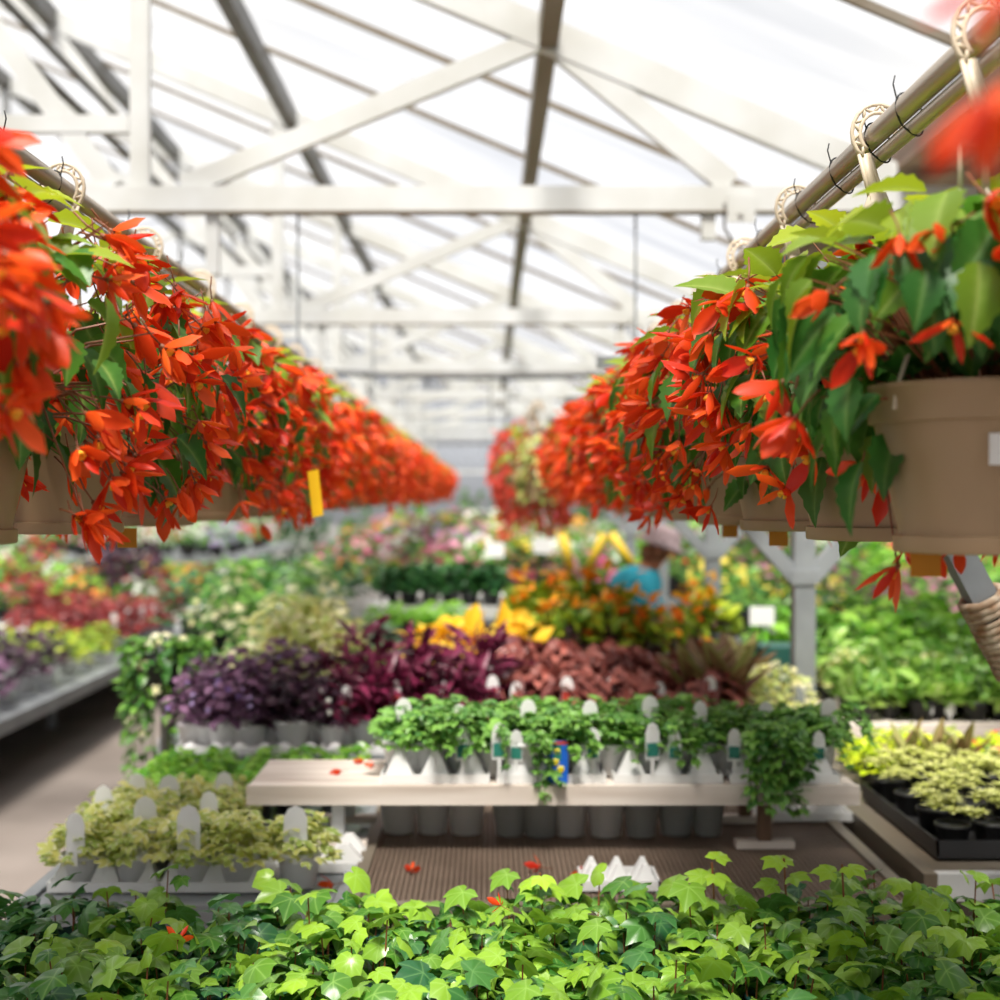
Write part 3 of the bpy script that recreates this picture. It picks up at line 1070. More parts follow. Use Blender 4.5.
# ================================================================== PLANTS
def bushy(seed, n, r, h, tpl, size, mi=0, lift=0.0, up_el=0.2, inner=0.3, tintf=None, vertical=False):
    rr = random.Random(seed)
    m = MB()
    for k in range(n):
        a = rr.uniform(0, 2 * PI)
        u = rr.random()
        el = math.asin(u)
        f = 1.0 if rr.random() > inner else rr.uniform(0.4, 0.85)
        f *= rr.uniform(0.85, 1.1)
        p = np.array([r * math.cos(a) * math.cos(el) * f, r * math.sin(a) * math.cos(el) * f, lift + h * math.sin(el) * f])
        d = sph(a + rr.uniform(-0.8, 0.8), up_el + rr.uniform(-0.5, 0.5) + (0.5 if vertical else 0))
        up = np.array([0.5 * math.cos(a), 0.5 * math.sin(a), 1]) + np.array([rr.uniform(-.3, .3) for _ in range(3)])
        s = size * rr.uniform(0.65, 1.2)
        t = rr.random() if tintf is None else tintf(p, rr)
        place(m, tpl, p - d * s * 0.5, d, up, s, min(1, max(0, t)), mi, rr.uniform(-0.4, 0.4))
    return m


def blossoms(seed, n, r, h, size, lift=0.0, petals=5, mi=0, mb=None, low=False):
    rr = random.Random(seed)
    m = mb or MB()
    tp = OVALLOW
    for k in range(n):
        a = rr.uniform(0, 2 * PI)
        el = math.asin(rr.uniform(0.1, 1.0))
        p = np.array([r * math.cos(a) * math.cos(el), r * math.sin(a) * math.cos(el), lift + h * math.sin(el)]) * rr.uniform(0.95, 1.08)
        nrm = sph(a, el)
        nrm = nrm + np.array([rr.uniform(-.3, .3), rr.uniform(-.3, .3) - 0.3, 0.1])
        nrm /= np.linalg.norm(nrm)
        x = np.cross(nrm, (0.1, 0.2, 1.0))
        x /= np.linalg.norm(x)
        y_ = np.cross(nrm, x)
        t = rr.random()
        for q in range(petals):
            b = 2 * PI * q / petals + t
            d = x * math.cos(b) + y_ * math.sin(b) + nrm * 0.25
            place(m, tp, p, d, nrm, size * 0.55, t, mi)
    return m


def upright(seed, n, L, tpl, spread=0.5, mi=0, base=0.0, tint=None, mb=None):
    rr = random.Random(seed)
    m = mb or MB()
    for k in range(n):
        a = k * 2.4 + rr.uniform(-0.3, 0.3)
        f = k / max(1, n - 1)
        el = 1.35 - spread * (1 - f) * 1.4 + rr.uniform(-0.1, 0.1)
        d = sph(a, el)
        place(m, tpl, (0.012 * math.cos(a), 0.012 * math.sin(a), base + 0.04 * f), d, np.array([-math.cos(a), -math.sin(a), 0.6]) * 1.0 + np.array([0, 0, 1.2]), L * rr.uniform(0.75, 1.1), rr.random() if tint is None else tint, mi, rr.uniform(-0.2, 0.2))
    return m


def trailing(seed, n, L, tpl, size, mi=0, per=9, r0=0.05, top=0.05, dirs=None):
    rr = random.Random(seed)
    m, st = MB(), MB()
    for k in range(n):
        a = rr.uniform(0, 2 * PI) if dirs is None else rr.uniform(*dirs)
        l = L * rr.uniform(0.4, 1.1)
        pts = []
        for j in range(per):
            f = j / (per - 1)
            rr_ = r0 + 0.09 * math.sin(min(1, f * 1.8) * PI / 2) + 0.02 * math.sin(5 * f + k)
            z = top + 0.06 * math.sin(f * 3.0) * (1 - f) - l * f ** 1.5
            pts.append(np.array([rr_ * math.cos(a + 0.3 * f), rr_ * math.sin(a + 0.3 * f), z]))
        st.tube([tuple(q) for q in pts], 0.0018, 4)
        for q in pts[1:]:
            for e in range(2):
                b = a + rr.uniform(-1.4, 1.4)
                d = sph(b, rr.uniform(-0.9, 0.4))
                place(m, tpl, q, d, np.array([math.cos(b), math.sin(b), 0.9]), size * rr.uniform(0.6, 1.2), rr.random(), mi, rr.uniform(-0.4, 0.4))
    return m, st


def pot_mb(r, h, n=16, mb=None, mi=0, soil=1, z0=0.0):
    m = mb or MB()
    m.lathe([(r * 0.72, z0), (r * 0.95, z0 + h * 0.86), (r * 1.02, z0 + h * 0.87), (r * 1.04, z0 + h), (r * 0.97, z0 + h), (r * 0.94, z0 + h * 0.88), (0.002, z0 + h * 0.88)], n, mi=mi)
    return m


def potmesh(r, h, m, n=16):
    return pot_mb(r, h, n).mesh('pot', G[m] if isinstance(m, str) else m, True)


P_WHITE = potmesh(0.055, 0.085, 'white')
P_BLACK = potmesh(0.06, 0.085, 'black')
P_IVY = potmesh(0.06, 0.09, 'dgreen')
P_GREY = potmesh(0.06, 0.09, mat('translucent grey plastic', srgb(196, 200, 200), 0.4, trans=0.3))
P_BIG = potmesh(0.09, 0.15, 'black')
P_TERRA = potmesh(0.06, 0.09, mat('terracotta', srgb(160, 78, 56), 0.7))


def tagmesh(w, h, label_mat, lz=0.45):
    """arrow shaped white plant label on a stalk, with a printed band"""
    m = MB()
    out = [(-w / 2, 0), (w / 2, 0), (w / 2, h * 0.72), (w * 0.32, h * 0.92), (0, h), (-w * 0.32, h * 0.92), (-w / 2, h * 0.72)]
    for y in (-0.001, 0.001):
        m.add([(x, y, z) for x, z in out], [tuple(range(7)) if y < 0 else tuple(range(6, -1, -1))])
    v = [(x, y, z) for y in (-0.001, 0.001) for x, z in out]
    m.add(v, [(i, i + 7, (i + 1) % 7 + 7, (i + 1) % 7) for i in range(7)])
    m.box(-w * 0.12, w * 0.12, -0.001, 0.001, -0.035, 0)
    if label_mat:
        m.box(-w * 0.42, w * 0.42, -0.0022, -0.0012, h * 0.08, h * lz, 1)
    return m.mesh('plant_tag', [G['white'], G[label_mat] if label_mat else G['white']])


TAG_GREEN = tagmesh(0.034, 0.085, 'green_tag')
TAG_RED = tagmesh(0.036, 0.085, 'red_tag', 0.5)
TAG_PLAIN = tagmesh(0.04, 0.075, None)
TAG_WIDE = tagmesh(0.056, 0.105, None)


def protos(gen, k=3):
    return [gen(i) for i in range(k)]


def kind(name, parts_fn, cat, k=3):
    return dict(name=name, cat=cat, var=[parts_fn(i) for i in range(k)])


def M1(mb, name, mats, sm_=False):
    return (name, mb.mesh(name, mats, sm_))


def K_simple(name, cat, potm, ph, n, r, h, tpl, size, m, k=3, fl=None, **kw):
    def fn(i):
        ps = [('pot', potm, 0.0)] if potm else []
        fo = bushy(hash(name) % 1000 + i, n, r, h, tpl, size, **kw).mesh('foliage', SOFT[m])
        ps.append(('foliage', fo, ph))
        if fl:
            ps.append(('blossoms', blossoms(i + 31, fl[1], r * 1.02, h * 1.06, fl[2]).mesh('blossoms', SOFT[fl[0]]), ph))
        return ps
    return kind(name, fn, cat, k)


# python's string hash is salted: use a fixed one
def hash(s):
    v = 7
    for c in s:
        v = (v * 31 + ord(c)) % 100003
    return v


def spawn(K, loc, label, group=None, s=1.0, rz=None, extra=None, parts=True):
    ps = random.choice(K['var'])
    rz = U(0, 6.28) if rz is None else rz
    e = empty(K['name'], loc, rz, s)
    tag(e, label, K['cat'], group)
    for nm, me, z in ps:
        link(nm, me, e, (0, 0, z))
    if extra:
        for nm, me, lo in extra:
            o = link(nm, me, e, lo)
            o.rotation_euler[2] = -rz + U(-0.35, 0.35)
            # keep the tag on the camera side whatever the turn of the plant
            c, sn = math.cos(-rz), math.sin(-rz)
            o.location = (lo[0] * c - lo[1] * sn, lo[0] * sn + lo[1] * c, lo[2])
    return e


def row(K, px0, px1, Y, z, n, label, group, s=1.0, jy=0.04, extra=None, every=1, js=0.12, prob=1.0):
    for i in range(n):
        px = px0 + (px1 - px0) * (i + 0.5) / n
        y = Y + U(-jy, jy)
        spawn(K, (ax(px, Y) + U(-0.01, 0.01), y, z), label, group, s * U(1 - js, 1 + js),
              extra=extra if extra and i % every == 0 else None)


# ---- front bed of ivy
def ivy_parts(i, m, n=52):
    rr = random.Random(40 + i)
    fo, st = MB(), MB()
    for k in range(n):
        a = rr.uniform(0, 2 * PI)
        rad = 0.115 * math.sqrt(rr.random())
        z = 0.07 + rr.random() ** 0.7 * 0.1 * (1.15 - rad / 0.16) + (0.05 if rr.random() < 0.1 else 0)
        d = sph(rr.uniform(0, 2 * PI), rr.uniform(-0.75, 0.15))
        up = np.array([rr.uniform(-.45, .45), rr.uniform(-.75, .25), 1.0])
        s = rr.uniform(0.024, 0.05)
        p = np.array([rad * math.cos(a), rad * math.sin(a), z])
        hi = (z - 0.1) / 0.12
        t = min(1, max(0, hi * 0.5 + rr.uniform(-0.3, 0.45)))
        place(fo, rr.choice((IVY, IVY, IVY2)), p, d, up, s, t, 0, rr.uniform(-0.5, 0.5))
        if k % 2 == 0:
            st.tube([(p[0] * 0.45, p[1] * 0.45, 0.02), (p[0] * 0.9, p[1] * 0.9, z * 0.6), tuple(p * np.array([1, 1, 0.97]))], 0.0013, 5)
    return [('pot', P_IVY, 0.0), ('foliage', fo.mesh('foliage', SOFT[m], True), 0.0), ('stems', st.mesh('stems', G['stem']), 0.0)]


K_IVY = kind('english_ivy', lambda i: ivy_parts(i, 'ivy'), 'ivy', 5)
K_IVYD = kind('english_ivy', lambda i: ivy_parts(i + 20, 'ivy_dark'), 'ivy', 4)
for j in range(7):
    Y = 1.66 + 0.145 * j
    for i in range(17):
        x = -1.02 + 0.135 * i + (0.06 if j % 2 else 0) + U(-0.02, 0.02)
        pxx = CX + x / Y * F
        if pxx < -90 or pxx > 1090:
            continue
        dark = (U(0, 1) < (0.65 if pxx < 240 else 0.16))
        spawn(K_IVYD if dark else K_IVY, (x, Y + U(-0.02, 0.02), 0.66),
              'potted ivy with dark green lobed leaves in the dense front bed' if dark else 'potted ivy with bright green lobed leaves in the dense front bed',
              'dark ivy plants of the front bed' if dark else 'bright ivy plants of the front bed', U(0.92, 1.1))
# three tall sprigs standing out of the bed
for (px, py, Y, l) in ((712, 866, 2.5, 'single ivy sprig standing above the front bed, below the shelf'),
                       (784, 862, 2.5, 'lobed ivy sprig standing tallest out of the front bed'),
                       (842, 868, 2.45, 'slender ivy sprig out of the front bed beside the bench rail'),
                       (540, 876, 2.5, 'short ivy sprig out of the middle of the front bed')):
    P = at(px, py, Y)
    e = empty('ivy_sprig', (P.x, P.y, 0.76))
    tag(e, l, 'ivy sprig')
    fo, st = MB(), MB()
    hh = P.z - 0.76
    for k in range(6):
        z = hh * (0.45 + 0.12 * k)
        d = sph(k * 2.3 + px, U(-0.3, 0.3))
        place(fo, IVY, d * 0.02 + np.array([0, 0, z]), d, (0, -0.5, 1), 0.036, 0.3 + 0.12 * k)
    st.tube([(0, 0, 0), (0.004, 0, hh * 0.5), (0, 0, hh * 1.05)], 0.002, 5)
    link('foliage', fo.mesh('foliage', SOFT['ivy'], True), e)
    link('stem', st.mesh('stem', G['stem']), e)


# ---- trays
def traymesh(w, d, npk, hp=0.07):
    m = MB()
    m.box(-w / 2, w / 2, -d / 2, d / 2, 0, 0.006)
    for (a, b, c, e) in ((-w / 2, w / 2, -d / 2, -d / 2 + 0.004), (-w / 2, w / 2, d / 2 - 0.004, d / 2), (-w / 2, -w / 2 + 0.004, -d / 2, d / 2), (w / 2 - 0.004, w / 2, -d / 2, d / 2)):
        m.box(a, b, c, e, 0.006, 0.022)
    for i in range(npk):
        x = -w / 2 + w * (i + 0.5) / npk
        for yy in (-d / 2 + 0.03, d / 2 - 0.03):
            b = w / npk * 0.46
            v = [(x - b, yy - 0.025, 0.005), (x + b, yy - 0.025, 0.005), (x + b, yy + 0.025, 0.005), (x - b, yy + 0.025, 0.005),
                 (x - b * 0.16, yy - 0.008, hp), (x + b * 0.16, yy - 0.008, hp), (x + b * 0.16, yy + 0.008, hp), (x - b * 0.16, yy + 0.008, hp)]
            m.add(v, [(3, 2, 1, 0), (4, 5, 6, 7), (0, 1, 5, 4), (1, 2, 6, 5), (2, 3, 7, 6), (3, 0, 4, 7)])
    return m.mesh('plant_tray', G['white'])


TRAY = traymesh(0.25, 0.2, 3, 0.082)
TRAYS = traymesh(0.262, 0.28, 3, 0.078)
TRAY2 = traymesh(0.16, 0.2, 2, 0.03)


def tray(px, Y, z, label, me=TRAY, group=None):
    o = link('plant_tray', me, None, (ax(px, Y), Y, z + 0.001))
    tag(o, label, 'tray', group)


# ---- shelf of small trailing ivy
def ivysmall(i):
    fo = bushy(70 + i, 100, 0.088, 0.085, IVYLOW, 0.03, lift=-0.01)
    a, st = trailing(80 + i, 4, 0.08, IVYLOW, 0.026, per=7)
    k = fo.n
    for v, t in zip(a.v, a.t):
        fo.v.append(v)
        fo.t.append(t)
    fo.f.extend([tuple(q + k for q in f) for f in a.f])
    fo.mi.extend(a.mi)
    fo.n += a.n
    return [('pot', P_WHITE, 0.0), ('foliage', fo.mesh('foliage', SOFT['ivy_small']), 0.085), ('stems', st.mesh('stems', G['gstem']), 0.085)]


K_IVS = kind('potted_ivy', ivysmall, 'ivy', 4)
zs = ZM + zt
SH = [404, 432, 462, 492, 521, 552, 584, 613, 643, 671, 701, 730, 759, 789, 815]
for i, px in enumerate(SH):
    for j, (Y, ex) in enumerate(((3.455, TAG_GREEN), (3.57, TAG_PLAIN))):
        has = (j == 0 and px in (462, 492, 521, 584, 643, 671, 730, 789, 815)) or (j == 1 and i % 2 == 0)
        spawn(K_IVS, (ax(px, Y) + U(-0.006, 0.006), Y, zs + 0.007),
              ('small potted ivy with green-banded white tag on the white washed shelf' if j == 0 else 'small potted ivy with plain white tag, back of the white washed shelf') if has else 'small untagged potted ivy on the white washed shelf',
              ('green tagged shelf ivy' if j == 0 else 'white tagged shelf ivy') if has else 'untagged shelf ivy', U(0.88, 1.05),
              extra=[('plant_tag', ex, (U(-0.02, 0.02), -0.092 if j == 0 else -0.07, 0.05 if j == 0 else 0.11))] if has else None)
for i, px in enumerate((437, 549, 661, 773)):
    tray(px, 3.5, zs, 'white moulded tray with peaked dividers under the shelf ivy', TRAYS, 'trays on the white washed shelf')
# long ivy strand over the shelf front
fo, st = trailing(5, 18, 0.2, IVYLOW, 0.032, per=10, r0=0.02, top=0.12, dirs=(-2.3, -0.8))
e = empty('trailing_ivy', (ax(765, 3.4), 3.41, zs + 0.01), 0)
tag(e, 'bushy ivy spilling over the front edge of the white washed shelf', 'ivy')
link('pot', P_WHITE, e)
link('foliage', fo.mesh('foliage', SOFT['ivy_small']), e)
link('stems', st.mesh('stems', G['gstem']), e)
fo, st = trailing(6, 3, 0.13, IVYLOW, 0.026, per=9, r0=0.02, top=0.1, dirs=(-1.9, -1.2))
e = empty('trailing_ivy', (ax(528, 3.42), 3.42, zs + 0.01), 0)
tag(e, 'thin ivy strand hanging over the shelf edge beside the blue packet', 'ivy')
link('pot', P_WHITE, e)
link('foliage', fo.mesh('foliage', SOFT['ivy_small']), e)
link('stems', st.mesh('stems', G['gstem']), e)
# blue food packet stuck between the ivy pots
m = MB()
P = at(557, 784, 3.352)
m.box(-0.026, 0.026, -0.004, 0.004, 0, 0.1)
for k, (x, z, r) in enumerate(((0.0, 0.075, 0.008), (-0.004, 0.05, 0.009), (0.009, 0.033, 0.009), (-0.008, 0.022, 0.008))):
    m.lathe([(r, 0), (r * 0.6, 0.003)], 10, (0, 0, 0), 1)
    v = m.v[-1]
    m.v[-1] = np.stack([v[:, 0] + x, -0.0042 - v[:, 2], v[:, 1] + z], axis=1)
m.box(-0.026, 0.026, -0.0046, -0.004, 0.092, 0.1, 2)
m.box(-0.008, 0.01, -0.0046, -0.004, 0.055, 0.09, 3)
o = link('seed_packet', m.mesh('seed_packet', [G['blue'], G['yprint'], G['red_tag'], G['green_tag']]), None, (P.x, P.y, P.z + 0.003))
tag(o, 'blue packet with yellow print standing among the shelf ivy', 'packet')

# white pots under the shelf, on the mesh bench
for i, px in enumerate((398, 432, 466, 510, 540, 570, 605, 640, 676, 707)):
    m = pot_mb(0.048, 0.1) if i % 2 else pot_mb(0.052, 0.1)
    o = link('white_pot', m.mesh('white_pot', G['white'] if i in (0, 1, 2, 5, 6) else MATS['translucent grey plastic'], True), None, (ax(px, 3.52), 3.52 + U(-0.02, 0.02), ZM))
    tag(o, 'empty white plastic pot standing in the shade under the shelf' if i in (0, 1, 2, 5, 6) else 'empty grey plastic pot standing in the shade under the shelf', 'pot',
        'white pots under the shelf' if i in (0, 1, 2, 5, 6) else 'grey pots under the shelf')
m = MB()
m.box(-0.11, 0.11, -0.08, 0.08, 0, 0.05)
m = traymesh(0.24, 0.16, 2, 0.06)
for px, Y, z, l in ((800, 3.72, ZM + 0.0, 'white tray under the timber-legged end of the shelf'), (322, 3.3, ZM - 0.02, 'white tray at the shelf end beside the variegated ivy')):
    o = link('plant_tray', m, None, (ax(px, Y), Y, z + 0.001))
    tag(o, l, 'tray')
o = link('plant_tray', traymesh(0.17, 0.12, 3, 0.05), None, (ax(618, 3.06), 3.06, ZM + 0.001))
tag(o, 'white peaked tray lying on the bare mesh bench behind the front ivy', 'tray')

# fallen petals
for i, (px, py, Y, z) in enumerate(((357, 766, 3.6, zs), (373, 771, 3.55, zs), (341, 778, 3.48, zs))):
    o = link('fallen_flower', FL[i], None, (ax(px, Y), Y, z + 0.008))
    o.rotation_euler = (PI * 0.5, 0.2, i)
    o.scale = (0.6,) * 3
    tag(o, 'fallen red begonia flower on the bare end of the shelf', 'fallen flower', 'fallen flowers on the shelf')
for i, (px, Y) in enumerate(((412, 3.15), (540, 3.17), (333, 3.1), (585, 3.12))):
    z = ZM if px > 350 else ZM - 0.02
    o = link('fallen_flower', FL[i + 2], None, (ax(px, Y), Y, z + 0.008))
    o.rotation_euler = (PI * 0.5, 0.2, i)
    o.scale = (0.75,) * 3
    tag(o, 'fallen red begonia flower on the benches behind the front ivy', 'fallen flower', 'fallen flowers on the benches')
for i, (px, py, Y) in enumerate(((178, 940, 2.2), (500, 905, 2.4))):
    P = at(px, py, Y)
    o = link('fallen_flower', FL[i + 4], None, P)
    o.rotation_euler = (PI * 0.6, 0.4, i)
    o.scale = (0.55,) * 3
    tag(o, 'red flower caught in the dark end of the front ivy' if i == 0 else 'red flower caught in the middle of the front ivy', 'fallen flower')

# ---- variegated ivy and bright plants on the low bench
zl = ZM - 0.02
K_VAR = kind('variegated_ivy', lambda i: [('pot', P_WHITE, 0.0), ('foliage', bushy(170 + i, 110, 0.1, 0.1, IVYLOW, 0.036).mesh('foliage', SOFT['ivy_var']), 0.075)], 'ivy', 4)
K_BRIGHT = kind('bright_foliage_plant', lambda i: [('pot', P_BLACK, 0.0), ('foliage', bushy(190 + i, 90, 0.105, 0.09, OVAL, 0.05).mesh('foliage', SOFT['bright']), 0.08)], 'potted plant', 3)
for j, Y in enumerate((3.1, 3.22, 3.34, 3.46, 3.58)):
    xs = np.linspace(-0.9, -0.43 if j < 1 else -0.67, 5 if j < 1 else 3)
    for i, x in enumerate(xs):
        has = (i + j) % 2 == 0
        spawn(K_VAR, (x + U(-0.015, 0.015), Y, zl + 0.007), 'cream and green variegated ivy with a white tag, low bench by the aisle' if has else 'cream and green variegated ivy without tag, low bench by the aisle',
              'tagged variegated ivy' if has else 'untagged variegated ivy', U(0.78, 0.95),
              extra=[('plant_tag', TAG_WIDE, (0, -0.062, 0.1))] if has else None)
for x in (-0.84, -0.6):
    o = link('plant_tray', TRAY, None, (x, 3.16, zl + 0.001))
    tag(o, 'white peaked tray under the variegated ivy, %s' % ('aisle end' if x < -0.7 else 'shelf end'), 'tray')
for j, Y in enumerate((3.74, 3.85, 3.96, 4.07, 4.18)):
    for i, x in enumerate(np.linspace(-0.92, -0.42 if Y > 3.8 else -0.62, 5)):
        spawn(K_BRIGHT, (x + U(-0.015, 0.015), Y, zl), 'bright green bushy plant in the patch behind the variegated ivy', 'bright green patch', U(0.62, 0.72))

# ---- purple / burgundy / red brown rows
zb = 0.742
K_PUR = kind('purple_foliage_plant', lambda i: [('pot', P_WHITE, 0.0), ('foliage', bushy(210 + i, 120, 0.1, 0.17, OVAL, 0.045).mesh('foliage', SOFT['purple']), 0.085), ('blossoms', blossoms(215 + i, 9, 0.1, 0.17, 0.022).mesh('blossoms', SOFT['l']), 0.085)], 'potted plant', 3)
K_DKP = kind('dark_purple_plant', lambda i: [('pot', P_WHITE, 0.0), ('foliage', bushy(220 + i, 110, 0.095, 0.15, OVAL, 0.045).mesh('foliage', SOFT['darkpurple']), 0.085), ('blossoms', blossoms(225 + i, 5, 0.1, 0.15, 0.02).mesh('blossoms', SOFT['w']), 0.085)], 'potted plant', 3)
K_BUR = kind('burgundy_foliage_plant', lambda i: [('pot', P_GREY, 0.0), ('foliage', bushy(230 + i, 90, 0.1, 0.2, LANCE, 0.09, vertical=True).mesh('foliage', SOFT['burgundy']), 0.085)], 'potted plant', 3)
K_RED = kind('curly_bronze_plant', lambda i: [('pot', P_BLACK, 0.0), ('foliage', bushy(240 + i, 85, 0.1, 0.15, CURLY, 0.07).mesh('foliage', SOFT['redbrown']), 0.085)], 'potted plant', 3)
row(K_PUR, 182, 262, 4.5, zb, 5, 'purple foliage plant with lilac flowers in a white pot, end of the white pot row', 'purple plants in white pots')
row(K_PUR, 200, 300, 4.68, zb, 5, 'purple foliage plant with lilac flowers behind the white pot row', 'purple plants behind', 1.15)
row(K_DKP, 262, 340, 4.5, zb, 4, 'blackish purple plant with tiny white flowers in a white pot', 'blackish plants in white pots')
row(K_BUR, 335, 505, 4.52, zb, 7, 'burgundy and magenta leaved plant in a pale pot, front of the bench', 'burgundy plants front', 1.0, extra=[('plant_tag', TAG_RED, (0, -0.055, 0.14))], every=2)
row(K_BUR, 330, 500, 4.74, zb, 7, 'burgundy and magenta leaved plant in the back rank', 'burgundy plants back', 1.15)
row(K_RED, 505, 720, 4.5, zb, 9, 'curly reddish bronze leaved plant with red-printed tag rank', 'bronze plants front', 1.0, extra=[('plant_tag', TAG_RED, (0, -0.055, 0.13))], every=2)
row(K_RED, 500, 715, 4.72, zb, 9, 'curly reddish bronze leaved plant in the back rank', 'bronze plants back', 1.15)
row(K_RED, 500, 700, 4.95, zb, 8, 'curly reddish bronze leaved plant in the third rank', 'bronze plants third', 1.2)
for px in (207, 256, 300, 350, 398):
    tray(px, 4.46, zb, 'white tray with peaked dividers under the purple plants', TRAY2, 'trays under the purple plants')


def cordy(i):
    m = upright(250 + i, 17, 0.27, STRAP, 0.36)
    st = MB()
    st.tube([(0, 0, 0), (0, 0, 0.1)], 0.012, 6)
    return [('pot', P_BLACK, 0.0), ('foliage', m.mesh('foliage', SOFT['bronze']), 0.1), ('stem', st.mesh('stem', G['bstem']), 0.07)]


K_COR = kind('cordyline', cordy, 'potted plant', 3)
for k, (px, Y, s) in enumerate(((698, 4.62, 0.86), (728, 4.55, 0.92), (735, 4.95, 0.8))):
    spawn(K_COR, (ax(px, Y), Y, zb), ['bronze strap-leaved cordyline next to the curly bronze plants', 'tallest bronze and green cordyline near the steel post', 'cordyline partly behind the tallest one'][k], None, s)

# yellow leaved plants, white-variegated plants
K_YEL = kind('yellow_croton', lambda i: [('pot', P_BLACK, 0.0), ('foliage', bushy(260 + i, 45, 0.11, 0.16, OVAL, 0.1, vertical=True).mesh('foliage', SOFT['yellow']), 0.085)], 'potted plant', 3)
row(K_YEL, 410, 525, 5.5, zb + 0.02, 5, 'bright yellow leaved plant behind the burgundy rows', 'yellow leaved plants', 1.15)
K_WVG = kind('white_variegated_plant', lambda i: [('pot', P_WHITE, 0.0), ('foliage', bushy(270 + i, 100, 0.12, 0.17, OVAL, 0.05).mesh('foliage', SOFT['ivy_var']), 0.085), ('blossoms', blossoms(275 + i, 18, 0.12, 0.18, 0.03).mesh('blossoms', SOFT['cream']), 0.085)], 'potted plant', 3)
row(K_WVG, 270, 335, 5.1, zb + 0.06, 4, 'cream flowered pale green plant behind the purple ones', 'cream flowered plants', 1.15)
row(K_WVG, 280, 340, 5.4, zb + 0.12, 4, 'cream flowered pale green plant in the raised back rank', 'cream flowered plants behind', 1.15)
K_WHT = kind('white_flowering_bush', lambda i: [('pot', P_BIG, 0.0), ('foliage', bushy(280 + i, 150, 0.19, 0.3, OVAL, 0.06).mesh('foliage', SOFT['green']), 0.14), ('blossoms', blossoms(285 + i, 34, 0.19, 0.31, 0.055).mesh('blossoms', SOFT['cream']), 0.14)], 'flowering bush', 3)
for k, (px, Y, z, s) in enumerate(((232, 6.0, 0.55, 1.0), (268, 6.3, 0.6, 1.0), (300, 6.6, 0.6, 1.05), (245, 7.0, 0.72, 1.0), (310, 7.3, 0.74, 1.0), (215, 7.2, 0.74, 0.8))):
    spawn(K_WHT, (ax(px, Y), Y, z), 'green bush with clusters of creamy white flowers beside the aisle', 'creamy white flowering bushes', s)
m = MB()
bench('low stand under the creamy white flowering bushes', ax(215, 6) - 0.15, ax(310, 6) + 0.15, 5.75, 6.85, 0.55, 'slab', 'galv')
bench('stand under the creamy white bushes furthest along the aisle', ax(200, 7) - 0.1, ax(320, 7) + 0.1, 6.9, 7.48, 0.72, 'slab', 'galv')
# trailing plant at the aisle corner
fo, st = trailing(15, 40, 0.5, OVALLOW, 0.05, per=13, r0=0.05, top=0.1)
bl = blossoms(19, 26, 0.15, 0.1, 0.04, lift=0.0)
b2 = blossoms(20, 18, 0.15, -0.4, 0.04, lift=0.0, mb=bl)
e = empty('trailing_plant', (ax(166, 4.9), 4.9, 0.84))
tag(e, 'tall trailing plant with cream flowers hanging down at the aisle corner', 'trailing plant')
m = MB()
m.tube([(0, 0, -0.84), (0, 0, 0.0)], 0.02, 8)
link('stand_pole', m.mesh('stand_pole', G['dark_metal']), e)
link('pot', P_BIG, e)
link('foliage', fo.mesh('foliage', SOFT['green']), e, (0, 0, 0.1))
link('stems', st.mesh('stems', G['gstem']), e, (0, 0, 0.1))
link('blossoms', b2.mesh('blossoms', SOFT['cream']), e, (0, 0, 0.12))

# crotons with orange tops
def croton(i):
    rr = random.Random(290 + i)
    a = bushy(291 + i, 70, 0.14, 0.2, OVAL, 0.1, vertical=True)
    b = bushy(296 + i, 17, 0.12, 0.24, OVAL, 0.085, vertical=True, inner=0)
    c = bushy(299 + i, 80, 0.14, 0.14, OVAL, 0.08)
    st = MB()
    for k in range(3):
        t = rr.uniform(0, 6.28)
        st.tube([(0, 0, 0), (0.05 * math.cos(t), 0.05 * math.sin(t), 0.18)], 0.008, 6)
    return [('pot', P_BIG, 0.0), ('lower_leaves', c.mesh('lower_leaves', SOFT['croton_low']), 0.15), ('foliage', a.mesh('foliage', SOFT['croton']), 0.2), ('top_leaves', b.mesh('top_leaves', SOFT['croton_top']), 0.24), ('stems', st.mesh('stems', G['bstem']), 0.13)]


K_CRO = kind('croton', croton, 'potted plant', 4)
row(K_CRO, 515, 660, 6.1, zb, 7, 'croton with orange and yellow top leaves over dark lower ones', 'crotons front rank', 0.8)
row(K_CRO, 515, 615, 6.5, zb + 0.02, 4, 'croton with orange and yellow top leaves in the back rank', 'crotons back rank', 0.9)
spawn(K_CRO, (ax(682, 5.9), 5.9, zb), 'croton with red and yellow top in front of the person', None, 0.82)
spawn(K_CRO, (ax(705, 6.3), 6.3, zb), 'croton with bare pale stems beside the second post', None, 0.95)

